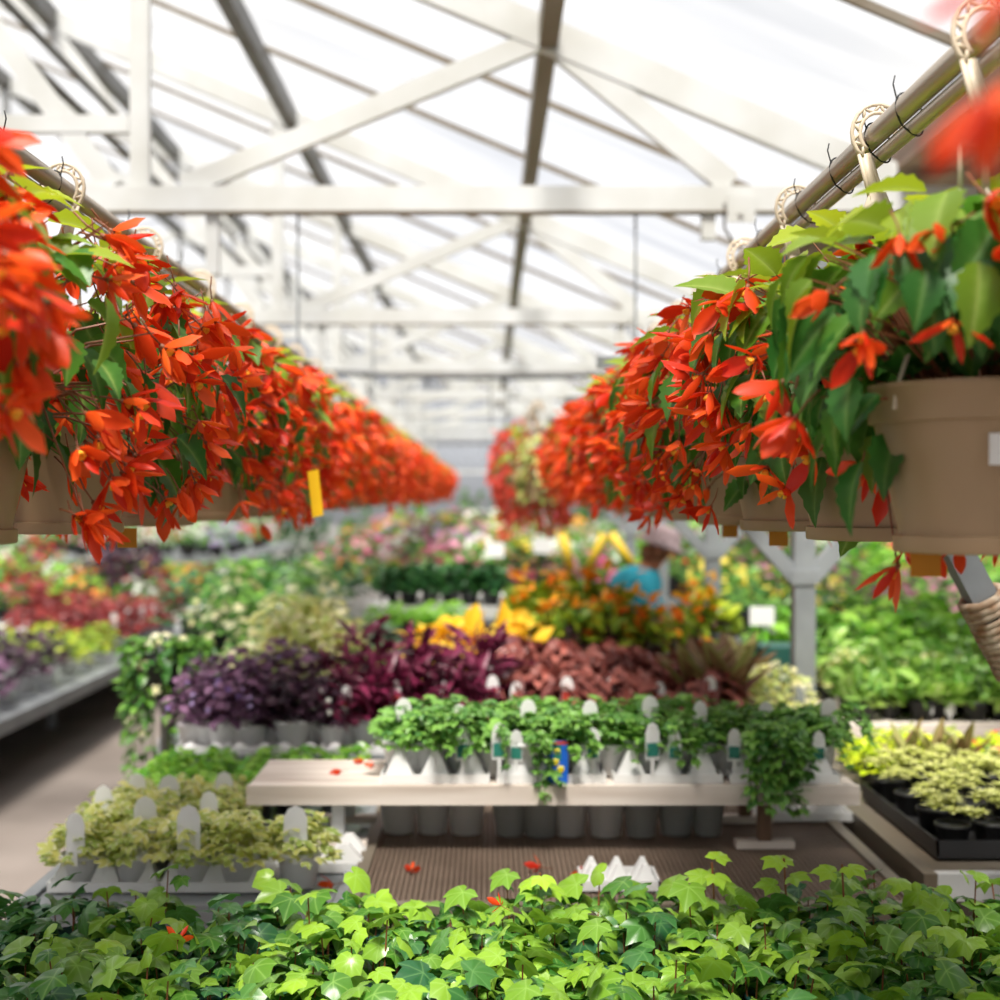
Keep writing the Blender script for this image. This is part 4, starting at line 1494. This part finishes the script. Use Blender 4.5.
# middle shelf: dark plants and the low yellow green plants in front
K_DGR = kind('dark_leaved_plant', lambda i: [('pot', P_BLACK, 0.0), ('foliage', bushy(310 + i, 70, 0.11, 0.16, OVAL, 0.08, vertical=True).mesh('foliage', SOFT['deep']), 0.085)], 'potted plant', 3)
K_LOW = kind('low_green_plant', lambda i: [('pot', P_BLACK, 0.0), ('foliage', bushy(320 + i, 80, 0.09, 0.08, OVALLOW, 0.045).mesh('foliage', SOFT['bright']), 0.08)], 'potted plant', 3)
K_GRY = kind('grey_leaved_plant', lambda i: [('pot', P_BLACK, 0.0), ('foliage', bushy(330 + i, 80, 0.12, 0.14, OVALLOW, 0.06).mesh('foliage', SOFT['grey']), 0.085)], 'potted plant', 3)
for dY in (0, 0.28, 0.56):
    row(K_GRY if dY > 0.5 else K_DGR, 380, 500, 7.65 + dY, 0.95, 6, 'grey green plant at the back of the raised pale shelf' if dY > 0.5 else 'dark green plant in a black pot on the raised pale shelf', 'grey plants on the raised shelf' if dY > 0.5 else 'dark plants on the raised shelf', 0.85)
row(K_LOW, 372, 462, 7.1, 0.80, 5, 'low yellow green plant below the raised pale shelf', 'low yellow green plants', 1.0)
row(K_LOW, 372, 462, 7.3, 0.82, 5, 'low yellow green plant close under the raised pale shelf', 'low yellow green plants behind', 1.0)
row(K_GRY, 330, 385, 6.3, 0.745, 3, 'grey green plant beside the yellow leaved ones', 'grey green plants', 1.1)
row(K_LOW, 335, 400, 5.8, 0.745, 3, 'low green plant with orange specks between the yellow and cream plants', 'low green plants middle', 1.1)
bench('narrow stand for the low yellow green plants', ax(360, 7.2), ax(470, 7.2), 7.0, 7.42, 0.8, 'slab', 'galv')
m = MB()
m.box(-0.1, 0.1, -0.06, 0.06, 0, 0.15)
m.box(-0.015, 0.018, -0.0625, -0.06, 0.085, 0.115, 1)
o = link('green_crate', m.mesh('green_crate', [G['dgreen'], G['white']]), None, (ax(478, 6.9) , 6.78, 0.746))
o.scale = (1, 1, 1.0)
tag(o, 'dark green plastic crate with a white sticker behind the yellow plants', 'crate')
o = link('plant_tray', traymesh(0.2, 0.16, 4, 0.05), None, (ax(372, 7.6), 7.62, 0.951))
tag(o, 'white peaked tray on the end of the raised pale shelf', 'tray')

# ---- right side
K_LIM = kind('lime_foliage_plant', lambda i: [('pot', P_BLACK, 0.0), ('foliage', bushy(340 + i, 90, 0.12, 0.16, OVAL, 0.055).mesh('foliage', SOFT['lime']), 0.085)], 'potted plant', 3)


def rosette(i):
    m = MB()
    rr = random.Random(350 + i)
    for c in range(9):
        a = rr.uniform(0, 6.28)
        r = 0.09 * math.sqrt(rr.random())
        q = np.array([r * math.cos(a), r * math.sin(a), 0.04 + rr.uniform(0, 0.05)])
        for k in range(14):
            b = k * 2.4
            el = 0.2 + 1.0 * k / 14
            place(m, OVALLOW, q, sph(b, el), (0, 0, 1), 0.045 * (1.1 - 0.5 * k / 14), rr.random())
    return [('pot', P_BLACK, 0.0), ('foliage', m.mesh('foliage', SOFT['pale']), 0.075)]


K_ROS = kind('pale_rosette_plant', rosette, 'succulent', 3)
K_SYN = kind('cream_green_plant', lambda i: [('pot', P_BLACK, 0.0), ('foliage', bushy(360 + i, 50, 0.12, 0.18, OVAL, 0.1, vertical=True).mesh('foliage', SOFT['syng']), 0.085)], 'potted plant', 4)
for Y in (3.25, 3.42, 3.6, 3.78):
    row(K_ROS, CX + 1.03 / Y * F, CX + 1.9 / Y * F, Y, 0.731, 9, 'pale yellow green rosette plant in a black pot by the mesh bench', 'pale rosette plants', 0.72)
for Y, ls in ((3.92, 0.6), (4.07, 0.52), (4.22, 0.45), (4.37, 0.38)):
    row(K_LIM, CX + 1.04 / Y * F, CX + 2.1 / Y * F, Y, 0.725, 9, 'vivid lime leaved plant behind the pale rosettes', 'lime leaved plants', ls)
m = MB()
for i in range(5):
    b = traymesh
for i in range(4):
    m = MB()
    m.box(-0.1, 0.1, -0.32, 0.32, 0, 0.005)
    for a in ((-0.1, -0.095, -0.32, 0.32), (0.095, 0.1, -0.32, 0.32), (-0.1, 0.1, -0.32, -0.315), (-0.1, 0.1, 0.315, 0.32)):
        m.box(*a, 0.005, 0.04)
    o = link('black_tray', m.mesh('black_tray', G['black']), None, (1.12 + 0.22 * i, 3.5, 0.7245))
    tag(o, 'black nursery tray under the pale rosette plants', 'tray', 'black trays under the rosettes')
# dark upright succulents and red flowers among the lime plants
K_AGV = kind('upright_succulent', lambda i: [('pot', P_BLACK, 0.0), ('foliage', upright(370 + i, 9, 0.2, STRAP, 0.3).mesh('foliage', SOFT['grey' if i else 'bronze']), 0.08)], 'succulent', 2)
for px, Y, l in ((908, 3.9, 'dark upright succulent in front of the lime plants'), (935, 3.88, 'blue grey upright succulent in front of the lime plants'), (962, 3.9, 'brown spiky succulent in front of the lime plants')):
    spawn(K_AGV, (ax(px, Y), Y, 0.725), l, None, 0.62)
K_RFL = kind('red_flowering_plant', lambda i: [('pot', P_BLACK, 0.0), ('foliage', bushy(376 + i, 50, 0.07, 0.09, OVAL, 0.05).mesh('foliage', SOFT['green']), 0.08), ('blossoms', blossoms(378 + i, 4, 0.07, 0.12, 0.045).mesh('blossoms', SOFT['r']), 0.09)], 'flowering plant', 2)
row(K_RFL, 965, 1000, 3.9, 0.725, 2, 'red flowering plant between the rosettes and lime plants', 'red flowers by the rosettes', 0.75)
for Y, KK, sc, nn in ((5.1, K_SYN, 0.74, 10), (5.27, K_SYN, 0.8, 10), (5.44, K_WVG, 0.78, 8), (5.62, K_SYN, 0.95, 8), (5.85, K_LOW, 1.2, 8)):
    row(KK, CX + 1.32 / Y * F, CX + 2.3 / Y * F, Y, 0.735, nn,
        'cream and green leaved plant in a black pot on the pale bench' if KK is K_SYN else 'pale plant with cream flowers among the cream and green leaves' if KK is K_WVG else 'low bright plant behind the cream and green leaves',
        'cream and green plants' if KK is K_SYN else 'pale cream flowered plants on the pale bench' if KK is K_WVG else 'low bright plants on the pale bench', sc)
for Y in (5.12,):
    for px in (930, 952, 975):
        o = link('plant_tag', TAG_PLAIN, None, (ax(px, 5.03), 5.05, 0.76))
        o.scale = (0.9, 1, 0.5)
        tag(o, 'small white tag lying at the front of the black pots', 'tag', 'white tags at the black pots')
K_MIX = kind('leafy_green_plant', lambda i: [('pot', P_TERRA, 0.0), ('foliage', bushy(380 + i, 70, 0.14, 0.2, OVAL, 0.08).mesh('foliage', SOFT['bright' if i % 2 else 'green']), 0.085)], 'potted plant', 4)
row(K_MIX, 760, 990, 6.3, 0.735, 9, 'leafy green plant in a terracotta pot behind the cream and green ones', 'leafy plants in terracotta', 0.95)
row(K_MIX, 760, 990, 6.65, 0.735, 8, 'leafy green plant in a terracotta pot, back rank', 'leafy plants in terracotta back', 1.1)
row(K_WVG, 700, 790, 4.75, 0.735, 4, 'pale green plant round the foot of the steel post', 'pale plants by the post', 0.9)
m_ = MB()
m_.box(-0.14, 0.14, -0.1, 0.1, 0, 0.2)
for k in range(5):
    m_.box(-0.11 + k * 0.05, -0.085 + k * 0.05, -0.102, -0.1, 0.05 + 0.02 * (k % 2), 0.075 + 0.02 * (k % 2), 1)
GC = m_.mesh('green_crate', [G['dgreen'], G['white']])
for k, (px, py, Y, l) in enumerate(((772, 690, 5.6, 'dark green crate with white dots beside the steel post'), (835, 620, 7.5, 'dark green crate with white dots behind the steel post'), (740, 585, 8.8, 'distant dark green crate beyond the second post'))):
    z = {0: 0.735, 1: 0.8, 2: 0.8}[k]
    o = link('green_crate', GC, None, (ax(px, Y) + (0.1 if k == 0 else 0), Y + 0.15, z))
    o.scale = (0.9, 1, 1.0 if k != 1 else 0.9)
    tag(o, l, 'crate')

# white price signs on stakes
def sign(px, py, Y, w, h, label, zbase):
    P = at(px, py, Y)
    e = empty('price_sign', (P.x, P.y, zbase))
    tag(e, label, 'sign')
    m = MB()
    m.box(-w / 2, w / 2, -0.003, 0.003, P.z - zbase - h / 2, P.z - zbase + h / 2)
    link('board', m.mesh('board', G['white']), e)
    m = MB()
    m.bar((0, 0.008, 0), (0, 0.008, P.z - zbase), 0.01)
    link('stake', m.mesh('stake', G['black']), e)


sign(762, 616, 6.0, 0.105, 0.08, 'blank white sign card on a stake beside the steel post', 0.735)
sign(495, 550, 8.6, 0.112, 0.09, 'blank white sign card behind the dark plants of the raised shelf', 0.95)
sign(543, 546, 8.4, 0.11, 0.088, 'blank white sign card on a tall stake behind the crotons', 0.0)
sign(655, 664, 5.95, 0.05, 0.035, 'small white sign card at the croton pots', 0.742)

# ---- across the aisle
K_PUR2 = kind('purple_foliage_plant', lambda i: [('pot', P_WHITE, 0.0), ('foliage', bushy(400 + i, 100, 0.13, 0.17, OVAL, 0.06).mesh('foliage', SOFT['darkpurple' if i else 'purple']), 0.085)], 'potted plant', 3)
K_LIM2 = kind('lime_coleus', lambda i: [('pot', P_WHITE, 0.0), ('foliage', bushy(404 + i, 80, 0.13, 0.16, OVAL, 0.07).mesh('foliage', SOFT['lime_dull']), 0.085)], 'potted plant', 2)
K_COL = kind('red_coleus', lambda i: [('pot', P_GREY, 0.0), ('foliage', bushy(408 + i, 80, 0.13, 0.18, OVAL, 0.07).mesh('foliage', SOFT['coleus']), 0.085)], 'potted plant', 3)
K_BLK = kind('blackish_bush', lambda i: [('pot', P_BIG, 0.0), ('foliage', bushy(412 + i, 140, 0.22, 0.34, OVAL, 0.08, vertical=True).mesh('foliage', SOFT['darkpurple']), 0.14)], 'potted plant', 2)
zd = 0.42
for j, x in enumerate((-2.66, -3.0, -3.34)):
    for i in range(6):
        spawn(K_PUR2, (x, 6.6 + 0.36 * i + U(-0.03, 0.03), zd), 'purplish plant in a pale pot on the bench across the aisle', 'purplish plants across the aisle', U(1.2, 1.4))
    for i in range(3):
        spawn(K_LIM2, (x, 8.85 + 0.38 * i, zd), 'lime leaved plant between the purple and red ones across the aisle', 'lime plants across the aisle', U(0.95, 1.15))
    for i in range(5):
        spawn(K_COL, (x, 10.1 + 0.38 * i, zd), 'dark red leaved plant on the bench across the aisle', 'dark red plants across the aisle', U(1.0, 1.3), extra=[('plant_tag', TAG_PLAIN, (0, -0.1, 0.16))] if j == 0 else None)
for i in range(12):
    o = link('plant_tray', traymesh(0.34, 0.5, 2, 0.07) if i == 0 else BT, None, (-3.8 if i % 2 else -4.2, 7.2 + 0.5 * i, zd + 0.001))
    BT = o.data
    o.rotation_euler[2] = PI / 2
    tag(o, 'empty white tray at the back of the bench across the aisle', 'tray', 'white trays across the aisle')
for i in range(6):
    o = link('plant_tray', BT, None, (-2.7, 12.3 + 0.6 * i, zd + 0.001))
    tag(o, 'white tray near the far end of the bench across the aisle', 'tray', 'white trays far end across the aisle')
for k, (px, Y, s) in enumerate(((100, 12.6, 1.3), (122, 13.1, 1.45), (140, 13.6, 1.4))):
    spawn(K_BLK, (ax(px, Y), Y, zd), 'tall blackish purple bush far along the bench across the aisle', 'blackish bushes across the aisle', s)

# far fillers: one mesh each (too small to show their parts)
def far_mesh(i, leaf, fl, r=0.19, h=0.22, n=60, nf=30, fs=0.06, vert=False, size=0.085):
    m = pot_mb(0.075, 0.11, 8, mi=2)
    a = bushy(500 + i, n, r, h, OVALLOW, size, vertical=vert)
    k = m.n
    m.v += [v + np.array([0, 0, 0.1]) for v in a.v]
    m.t += a.t
    m.f.extend([tuple(q + k for q in f) for f in a.f])
    m.mi.extend(a.mi)
    m.n += a.n
    if fl:
        blossoms(600 + i, nf, r * 1.02, h * 1.08, fs, lift=0.1, mb=m, mi=1, petals=4)
    return m.mesh('far_plant', [SOFT[leaf], SOFT[fl or leaf], G['black']])


FARK = [('flowering_plant', 'pink flowered', 'green', 'p'), ('flowering_plant', 'white flowered', 'green', 'w'), ('flowering_plant', 'red flowered', 'green', 'r'),
        ('flowering_plant', 'magenta flowered', 'green', 'm'), ('flowering_plant', 'orange flowered', 'bright', 'o'), ('flowering_plant', 'yellow flowered', 'green', 'y'),
        ('flowering_plant', 'lilac flowered', 'grey', 'l'), ('foliage_plant', 'plain green', 'green', None), ('foliage_plant', 'deep green', 'deep', None),
        ('foliage_plant', 'fresh light green', 'bright', None), ('foliage_plant', 'grey green', 'grey', None), ('foliage_plant', 'burgundy leaved', 'burgundy', None), ('foliage_plant', 'rust leaved', 'coleus', None)]
FARM = [[far_mesh(20 * k + i, a, f) for i in range(2)] for k, (n_, l, a, f) in enumerate(FARK)]
TALL = [far_mesh(300 + i, ['green', 'deep', 'bright'][i], None, 0.4, 0.75, 170, 0, vert=True, size=0.14) for i in range(3)]


def far(k, x, y, z, s=1.0, where='far benches'):
    n_, l, a, f = FARK[k]
    o = link(n_, random.choice(FARM[k]), None, (x, y, z))
    o.rotation_euler[2] = U(0, 6.28)
    o.scale = (s,) * 3
    tag(o, '%s plant, out of focus on the %s' % (l, where), 'potted plant', '%s plants, %s' % (l, where))


def fill(x0, x1, y0, y1, z, kinds, where, dx=0.3, dy=0.42, s=1.0):
    y = y0
    while y <= y1:
        x = x0
        while x <= x1:
            px = CX + x / y * F
            if -40 < px < 1040:
                # patches of one kind
                q = int((math.sin(x * 1.7 + 3) + math.sin(y * 1.3 + x * 0.4) + 2) / 4 * len(kinds) * 1.6 + U(0, 1.1)) % len(kinds)
                far(kinds[q], x + U(-0.05, 0.05), y + U(-0.06, 0.06), z, s * U(0.85, 1.2), where)
            x += dx
        y += dy


# middle benches
fill(-1.45, -0.45, 9.65, 11.5, 0.74, [7, 10, 9, 4, 7], 'middle benches', 0.33, 0.5)
fill(-0.35, 0.8, 9.65, 10.2, 0.74, [3, 3, 0, 3], 'middle benches', 0.28, 0.4, 1.1)
fill(-0.35, 0.8, 10.6, 11.5, 0.74, [8, 7, 0, 5], 'middle benches', 0.33, 0.5, 1.1)
fill(-1.45, 1.3, 12.6, 14.4, 0.74, [0, 1, 5, 4, 1, 8, 3], 'middle benches', 0.36, 0.6, 1.2)
fill(-1.45, 1.3, 15.5, 17.3, 0.74, [5, 2, 0, 6, 4, 1], 'middle benches', 0.4, 0.8, 1.3)
fill(-1.45, 1.3, 18.4, 23.2, 0.74, [0, 4, 1, 5, 3, 9], 'middle benches', 0.42, 1.2, 1.5)
fill(0.3, 1.25, 7.4, 9.2, 0.0, [8, 7], 'floor by the person', 0.4, 0.5, 1.6)
# across the aisle
fill(-4.4, -2.9, 12.3, 16.4, 0.42, [9, 4, 12, 2, 7, 1], 'bench across the aisle', 0.42, 0.55, 1.3)
fill(-7.2, -5.4, 8.2, 17.8, 0.5, [12, 2, 7, 4, 9, 0, 1], 'second bench across the aisle', 0.42, 0.7, 1.3)
fill(-6.7, -3.3, 18.5, 23.3, 0.74, [0, 1, 3, 6, 1, 2, 7], 'aisle side far benches', 0.45, 1.0, 1.5)
# gutter side
fill(1.42, 4.3, 7.5, 9.3, 0.8, [9, 7, 5, 9, 0, 7], 'gutter side benches', 0.33, 0.5)
fill(1.42, 4.3, 10.3, 12.1, 0.8, [7, 9, 8, 1, 9, 2], 'gutter side benches', 0.36, 0.6, 1.2)
fill(1.42, 4.1, 12.5, 23, 0.74, [9, 7, 1, 0, 8, 9], 'gutter side far benches', 0.42, 1.1, 1.25)
# green left of centre, behind the white bushes
fill(-1.6, -0.95, 7.7, 9.4, 0.74, [7, 10, 9, 8], 'stand behind the creamy bushes', 0.3, 0.4, 1.2)
bench('stand of green plants behind the creamy white bushes', -1.75, -1.15, 7.6, 9.45, 0.74, 'slab', 'galv')
# tall bushes closing the view
for i, (x, y, s) in enumerate(((-0.3, 24.5, 1.2), (0.4, 24.8, 1.4), (1.1, 24.3, 1.2), (1.9, 24.6, 1.4), (2.8, 24.4, 1.3), (3.7, 24.6, 1.5), (5, 24.5, 1.4), (6, 24.8, 1.5), (-1.3, 24.6, 1.3), (-2.2, 24.5, 1.2),
                               (-3.2, 24.4, 1.4), (-4.2, 24.8, 1.3), (-5.2, 24.5, 1.5), (-6.2, 24.6, 1.3), (-7.4, 24.6, 1.5), (-8.4, 24.8, 1.5), (6.9, 24.7, 1.5))):
    o = link('tall_shrub', TALL[i % 3], None, (x, y, 0))
    o.scale = (s * 0.82, s * 0.82, s * 1.6)
    tag(o, 'tall green shrub standing on the floor at the far end of the house', 'shrub', 'far tall shrubs')
for i, (px, y, s, z, l) in enumerate(((870, 9.8, 0.85, 0.8, 'big light green bush behind the rope-wrapped brace'), (940, 9.9, 0.95, 0.8, 'tall green bush above the gutter side benches'), (985, 9.7, 0.9, 0.8, 'green bush at the photo edge behind the rope-wrapped brace'),
                                      (775, 12.2, 0.8, 0.8, 'dark green bush seen through the Y braces'), (555, 14.6, 0.9, 0.74, 'deep green bush below the coral baskets'), (270, 9.6, 0.6, 0.74, 'deep green bush standing over the creamy white bushes'),
                                      (590, 12.3, 0.75, 0.74, 'green bush behind the person'), (690, 11.0, 0.7, 0.8, 'green bush behind the second steel post'))):
    o = link('leafy_bush', TALL[[2, 0, 2, 1, 1, 1, 0, 0][i]], None, (ax(px, y), y, z))
    o.scale = (s * 0.8, s * 0.8, s * 0.75)
    tag(o, l, 'bush')
# yellow chairs-like supports: yellow watering wands leaning by the post row
for i, (px, a) in enumerate(((566, -0.25), (597, 0.45), (622, -0.8))):
    Y = 8.6
    P = at(px, 550, Y)
    m = MB()
    m.tube([(-math.sin(a) * 0.12, 0, -0.12), (math.sin(a) * 0.1, 0, 0.1)], 0.028, 8)
    m.tube([(-math.sin(a) * 0.12, 0, -0.12), (-math.sin(a) * 0.12, 0.05, -P.z)], 0.012, 8)
    o = link('yellow_marker', m.mesh('yellow_marker', mat('mustard plastic', srgb(212, 178, 44), 0.5), True), None, P)
    tag(o, ['yellow plastic marker furthest from the person', 'yellow plastic marker, middle one, behind the crotons', 'yellow plastic marker closest to the person'][i], 'marker')

# ================================================================== THE PERSON
def person():
    Y = 7.35
    root = empty('person', (ax(636, Y), Y, 0))
    root.scale = (1.03, 1.03, 1.03)
    tag(root, 'stooping person in turquoise shirt and mauve sun hat behind the crotons', 'person')
    J = {}
    V, E, R = [], [], []

    def add(name, co, r, par=None):
        J[name] = len(V)
        V.append(co)
        R.append(r)
        if par:
            E.append((J[par], J[name]))
    add('pelvis', (-0.08, 0, 0.74), 0.12)
    add('waist', (-0.07, 0, 0.88), 0.11, 'pelvis')
    add('chest', (-0.01, 0, 1.02), 0.12, 'waist')
    add('neckbase', (0.05, 0, 1.12), 0.06, 'chest')
    add('neck', (0.085, 0, 1.165), 0.045, 'neckbase')
    add('head', (0.115, 0, 1.215), 0.075, 'neck')
    add('crown', (0.13, 0, 1.275), 0.07, 'head')
    for s, n in ((-1, 'a'), (1, 'b')):
        add('sh' + n, (0.02, s * 0.15, 1.07), 0.05, 'chest')
        add('el' + n, (0.1, s * 0.2, 0.86), 0.037, 'sh' + n)
        add('wr' + n, (0.28, s * 0.14, 0.83), 0.025, 'el' + n)
        add('palm' + n, (0.335, s * 0.125, 0.835), 0.026, 'wr' + n)
        add('hip' + n, (-0.08, s * 0.085, 0.68), 0.085, 'pelvis')
        add('kn' + n, (-0.02, s * 0.095, 0.4), 0.055, 'hip' + n)
        add('an' + n, (-0.07, s * 0.1, 0.08), 0.036, 'kn' + n)
        add('toe' + n, (0.07, s * 0.11, 0.03), 0.03, 'an' + n)
        for k in range(4):
            add('f%d%s' % (k, n), (0.385, s * (0.1 + 0.016 * k), 0.845 - 0.004 * k), 0.009, 'palm' + n)
            add('g%d%s' % (k, n), (0.418 - 0.006 * abs(k - 1.5), s * (0.098 + 0.017 * k), 0.825), 0.008, 'f%d%s' % (k, n))
        add('t' + n, (0.35, s * 0.085, 0.825), 0.009, 'palm' + n)
        add('u' + n, (0.375, s * 0.075, 0.81), 0.008, 't' + n)
    me = bpy.data.meshes.new('body')
    me.from_pydata(V, E, [])
    o = link('body', me, root)
    o.modifiers.new('Skin', 'SKIN')
    bpy.context.view_layer.update()
    sv = me.skin_vertices[0].data if me.skin_vertices else None
    if sv is None:
        me.skin_vertices.new() if hasattr(me.skin_vertices, 'new') else None
        sv = me.skin_vertices[0].data
    for i, r in enumerate(R):
        sv[i].radius = (r, r)
    sv[0].use_root = True
    sub = o.modifiers.new('Subdivision', 'SUBSURF')
    sub.levels = sub.render_levels = 2
    skin = mat('sunburnt skin', srgb(206, 138, 106), 0.6)
    me.materials.append(skin)
    # face
    f = MB()
    f.tube([(0.175, 0, 1.235), (0.21, 0, 1.2), (0.19, 0, 1.185)], [0.008, 0.014, 0.01], 8)
    link('nose', f.mesh('nose', skin, True), root)
    for s in (-1, 1):
        f = MB()
        f.lathe([(0.001, -0.009), (0.007, -0.006), (0.009, 0), (0.007, 0.006), (0.001, 0.009)], 10, (0.178, s * 0.03, 1.24))
        link('eye', f.mesh('eye', G['black'], True), root)
        f = MB()
        f.tube([(0.1, s * 0.072, 1.2), (0.105, s * 0.084, 1.22), (0.105, s * 0.082, 1.245)], [0.008, 0.012, 0.008], 8)
        link('ear', f.mesh('ear', skin, True), root)
    f = MB()
    f.tube([(0.178, -0.022, 1.165), (0.186, 0, 1.163), (0.178, 0.022, 1.165)], 0.005, 6)
    link('mouth', f.mesh('mouth', mat('lips', srgb(160, 84, 76), 0.5), True), root)
    # hair
    h = MB()
    for k in range(40):
        a = U(1.2, 5.1)
        p = np.array([0.115 + 0.074 * math.cos(a), 0.074 * math.sin(a), 1.25])
        h.tube([tuple(p), tuple(p + np.array([-0.01, 0, -0.04])), tuple(p + np.array([-0.012, 0, -0.075]))], [0.012, 0.011, 0.004], 5)
    link('hair', h.mesh('hair', mat('brown hair', srgb(150, 96, 66), 0.6), True), root)
    # shirt: a lofted shell over the trunk, with sleeves
    sh = MB()
    rings = [(-0.075, 0.7, 0.14, 0.17), (-0.07, 0.88, 0.135, 0.165), (-0.02, 1.0, 0.14, 0.175), (0.02, 1.09, 0.115, 0.15), (0.05, 1.135, 0.065, 0.075)]
    N = 20
    vs, fs = [], []
    for (cx, z, ra, rb) in rings:
        for k in range(N):
            a = 2 * PI * k / N
            vs.append((cx + ra * math.cos(a), rb * math.sin(a), z - 0.25 * ra * math.cos(a) * (z > 0.95)))
    for i in range(len(rings) - 1):
        for k in range(N):
            fs.append((i * N + k, i * N + (k + 1) % N, (i + 1) * N + (k + 1) % N, (i + 1) * N + k))
    sh.add(vs, fs)
    for s in (-1, 1):
        sh.tube([(0.01, s * 0.12, 1.075), (0.03, s * 0.165, 1.03), (0.085, s * 0.195, 0.9)], [0.065, 0.062, 0.055], 12, cap=False)
    link('shirt', sh.mesh('shirt', mat('turquoise cotton', srgb(52, 178, 206), 0.8), True), root)
    tr = MB()
    for s in (-1, 1):
        tr.tube([(-0.08, s * 0.07, 0.76), (-0.075, s * 0.088, 0.62), (-0.02, s * 0.096, 0.4), (-0.068, s * 0.1, 0.1)], [0.115, 0.1, 0.075, 0.065], 14, cap=False)
    link('trousers', tr.mesh('trousers', mat('dark blue cotton', srgb(50, 60, 84), 0.8), True), root)
    ht = MB()
    ht.lathe([(0.15, -0.025), (0.152, -0.02), (0.105, 0.0), (0.095, 0.04), (0.08, 0.07), (0.045, 0.085), (0.001, 0.088)], 24)
    o = link('sun_hat', ht.mesh('sun_hat', mat('mauve cloth', srgb(152, 134, 138), 0.85), True), root, (0.128, 0, 1.265))
    o.rotation_euler = (0, 0.32, 0)
    for s in (-1, 1):
        b = MB()
        b.tube([(-0.1, s * 0.1, 0.035), (0.0, s * 0.105, 0.035), (0.09, s * 0.11, 0.03)], [0.04, 0.045, 0.035], 10)
        link('shoe', b.mesh('shoe', G['black'], True), root)


person()

# ================================================================== LIGHT, CAMERA
w = bpy.data.worlds.new('World')
SC.world = w
w.use_nodes = True
nt = w.node_tree
bg = nt.nodes['Background']
bg.inputs['Strength'].default_value = 0.74
tc = nt.nodes.new('ShaderNodeTexCoord')
n = nt.nodes.new('ShaderNodeTexNoise')
n.inputs['Scale'].default_value = 2.2
n.inputs['Detail'].default_value = 4
nt.links.new(tc.outputs['Generated'], n.inputs['Vector'])
r = nt.nodes.new('ShaderNodeValToRGB')
r.color_ramp.elements[0].color = (0.8, 0.83, 0.9, 1)
r.color_ramp.elements[1].color = (1.0, 1.0, 1.0, 1)
r.color_ramp.elements[0].position = 0.35
r.color_ramp.elements[1].position = 0.6
nt.links.new(n.outputs['Fac'], r.inputs['Fac'])
# sky above the horizon, dull ground below it
sx = nt.nodes.new('ShaderNodeSeparateXYZ')
nt.links.new(tc.outputs['Generated'], sx.inputs[0])
mr = nt.nodes.new('ShaderNodeMapRange')
mr.inputs['From Min'].default_value = -0.02
mr.inputs['From Max'].default_value = 0.03
nt.links.new(sx.outputs['Z'], mr.inputs['Value'])
mg = nt.nodes.new('ShaderNodeMix')
mg.data_type = 'RGBA'
mg.inputs['A'].default_value = (0.1, 0.1, 0.09, 1)
nt.links.new(mr.outputs[0], mg.inputs['Factor'])
nt.links.new(r.outputs['Color'], mg.inputs['B'])
nt.links.new(mg.outputs['Result'], bg.inputs['Color'])

sun = bpy.data.lights.new('sun', 'SUN')
sun.energy = 8.2
sun.angle = math.radians(16)
sun.color = (1.0, 0.95, 0.86)
so = bpy.data.objects.new('sun', sun)
COL.objects.link(so)
so.rotation_euler = Vector((0.08, 0.5, -1.0)).to_track_quat('-Z', 'Y').to_euler()
so.location = (-3, -3, 9)

cam = bpy.data.cameras.new('camera')
co = bpy.data.objects.new('camera', cam)
COL.objects.link(co)
co.location = (0, 0, EYE)
co.rotation_euler = (PI / 2, 0, 0)
cam.sensor_width = 36
cam.lens = 36 * F / 1000
cam.shift_x = (500 - CX) / 1000
cam.shift_y = -(500 - CY) / 1000
cam.clip_start = 0.05
cam.dof.use_dof = True
cam.dof.focus_distance = 2.2
cam.dof.aperture_fstop = 2.7
SC.camera = co

SC.view_settings.view_transform = 'Standard'
SC.view_settings.look = 'None'
SC.view_settings.gamma = 1.0
SC.view_settings.use_curve_mapping = False
SC.view_settings.exposure = 0.25
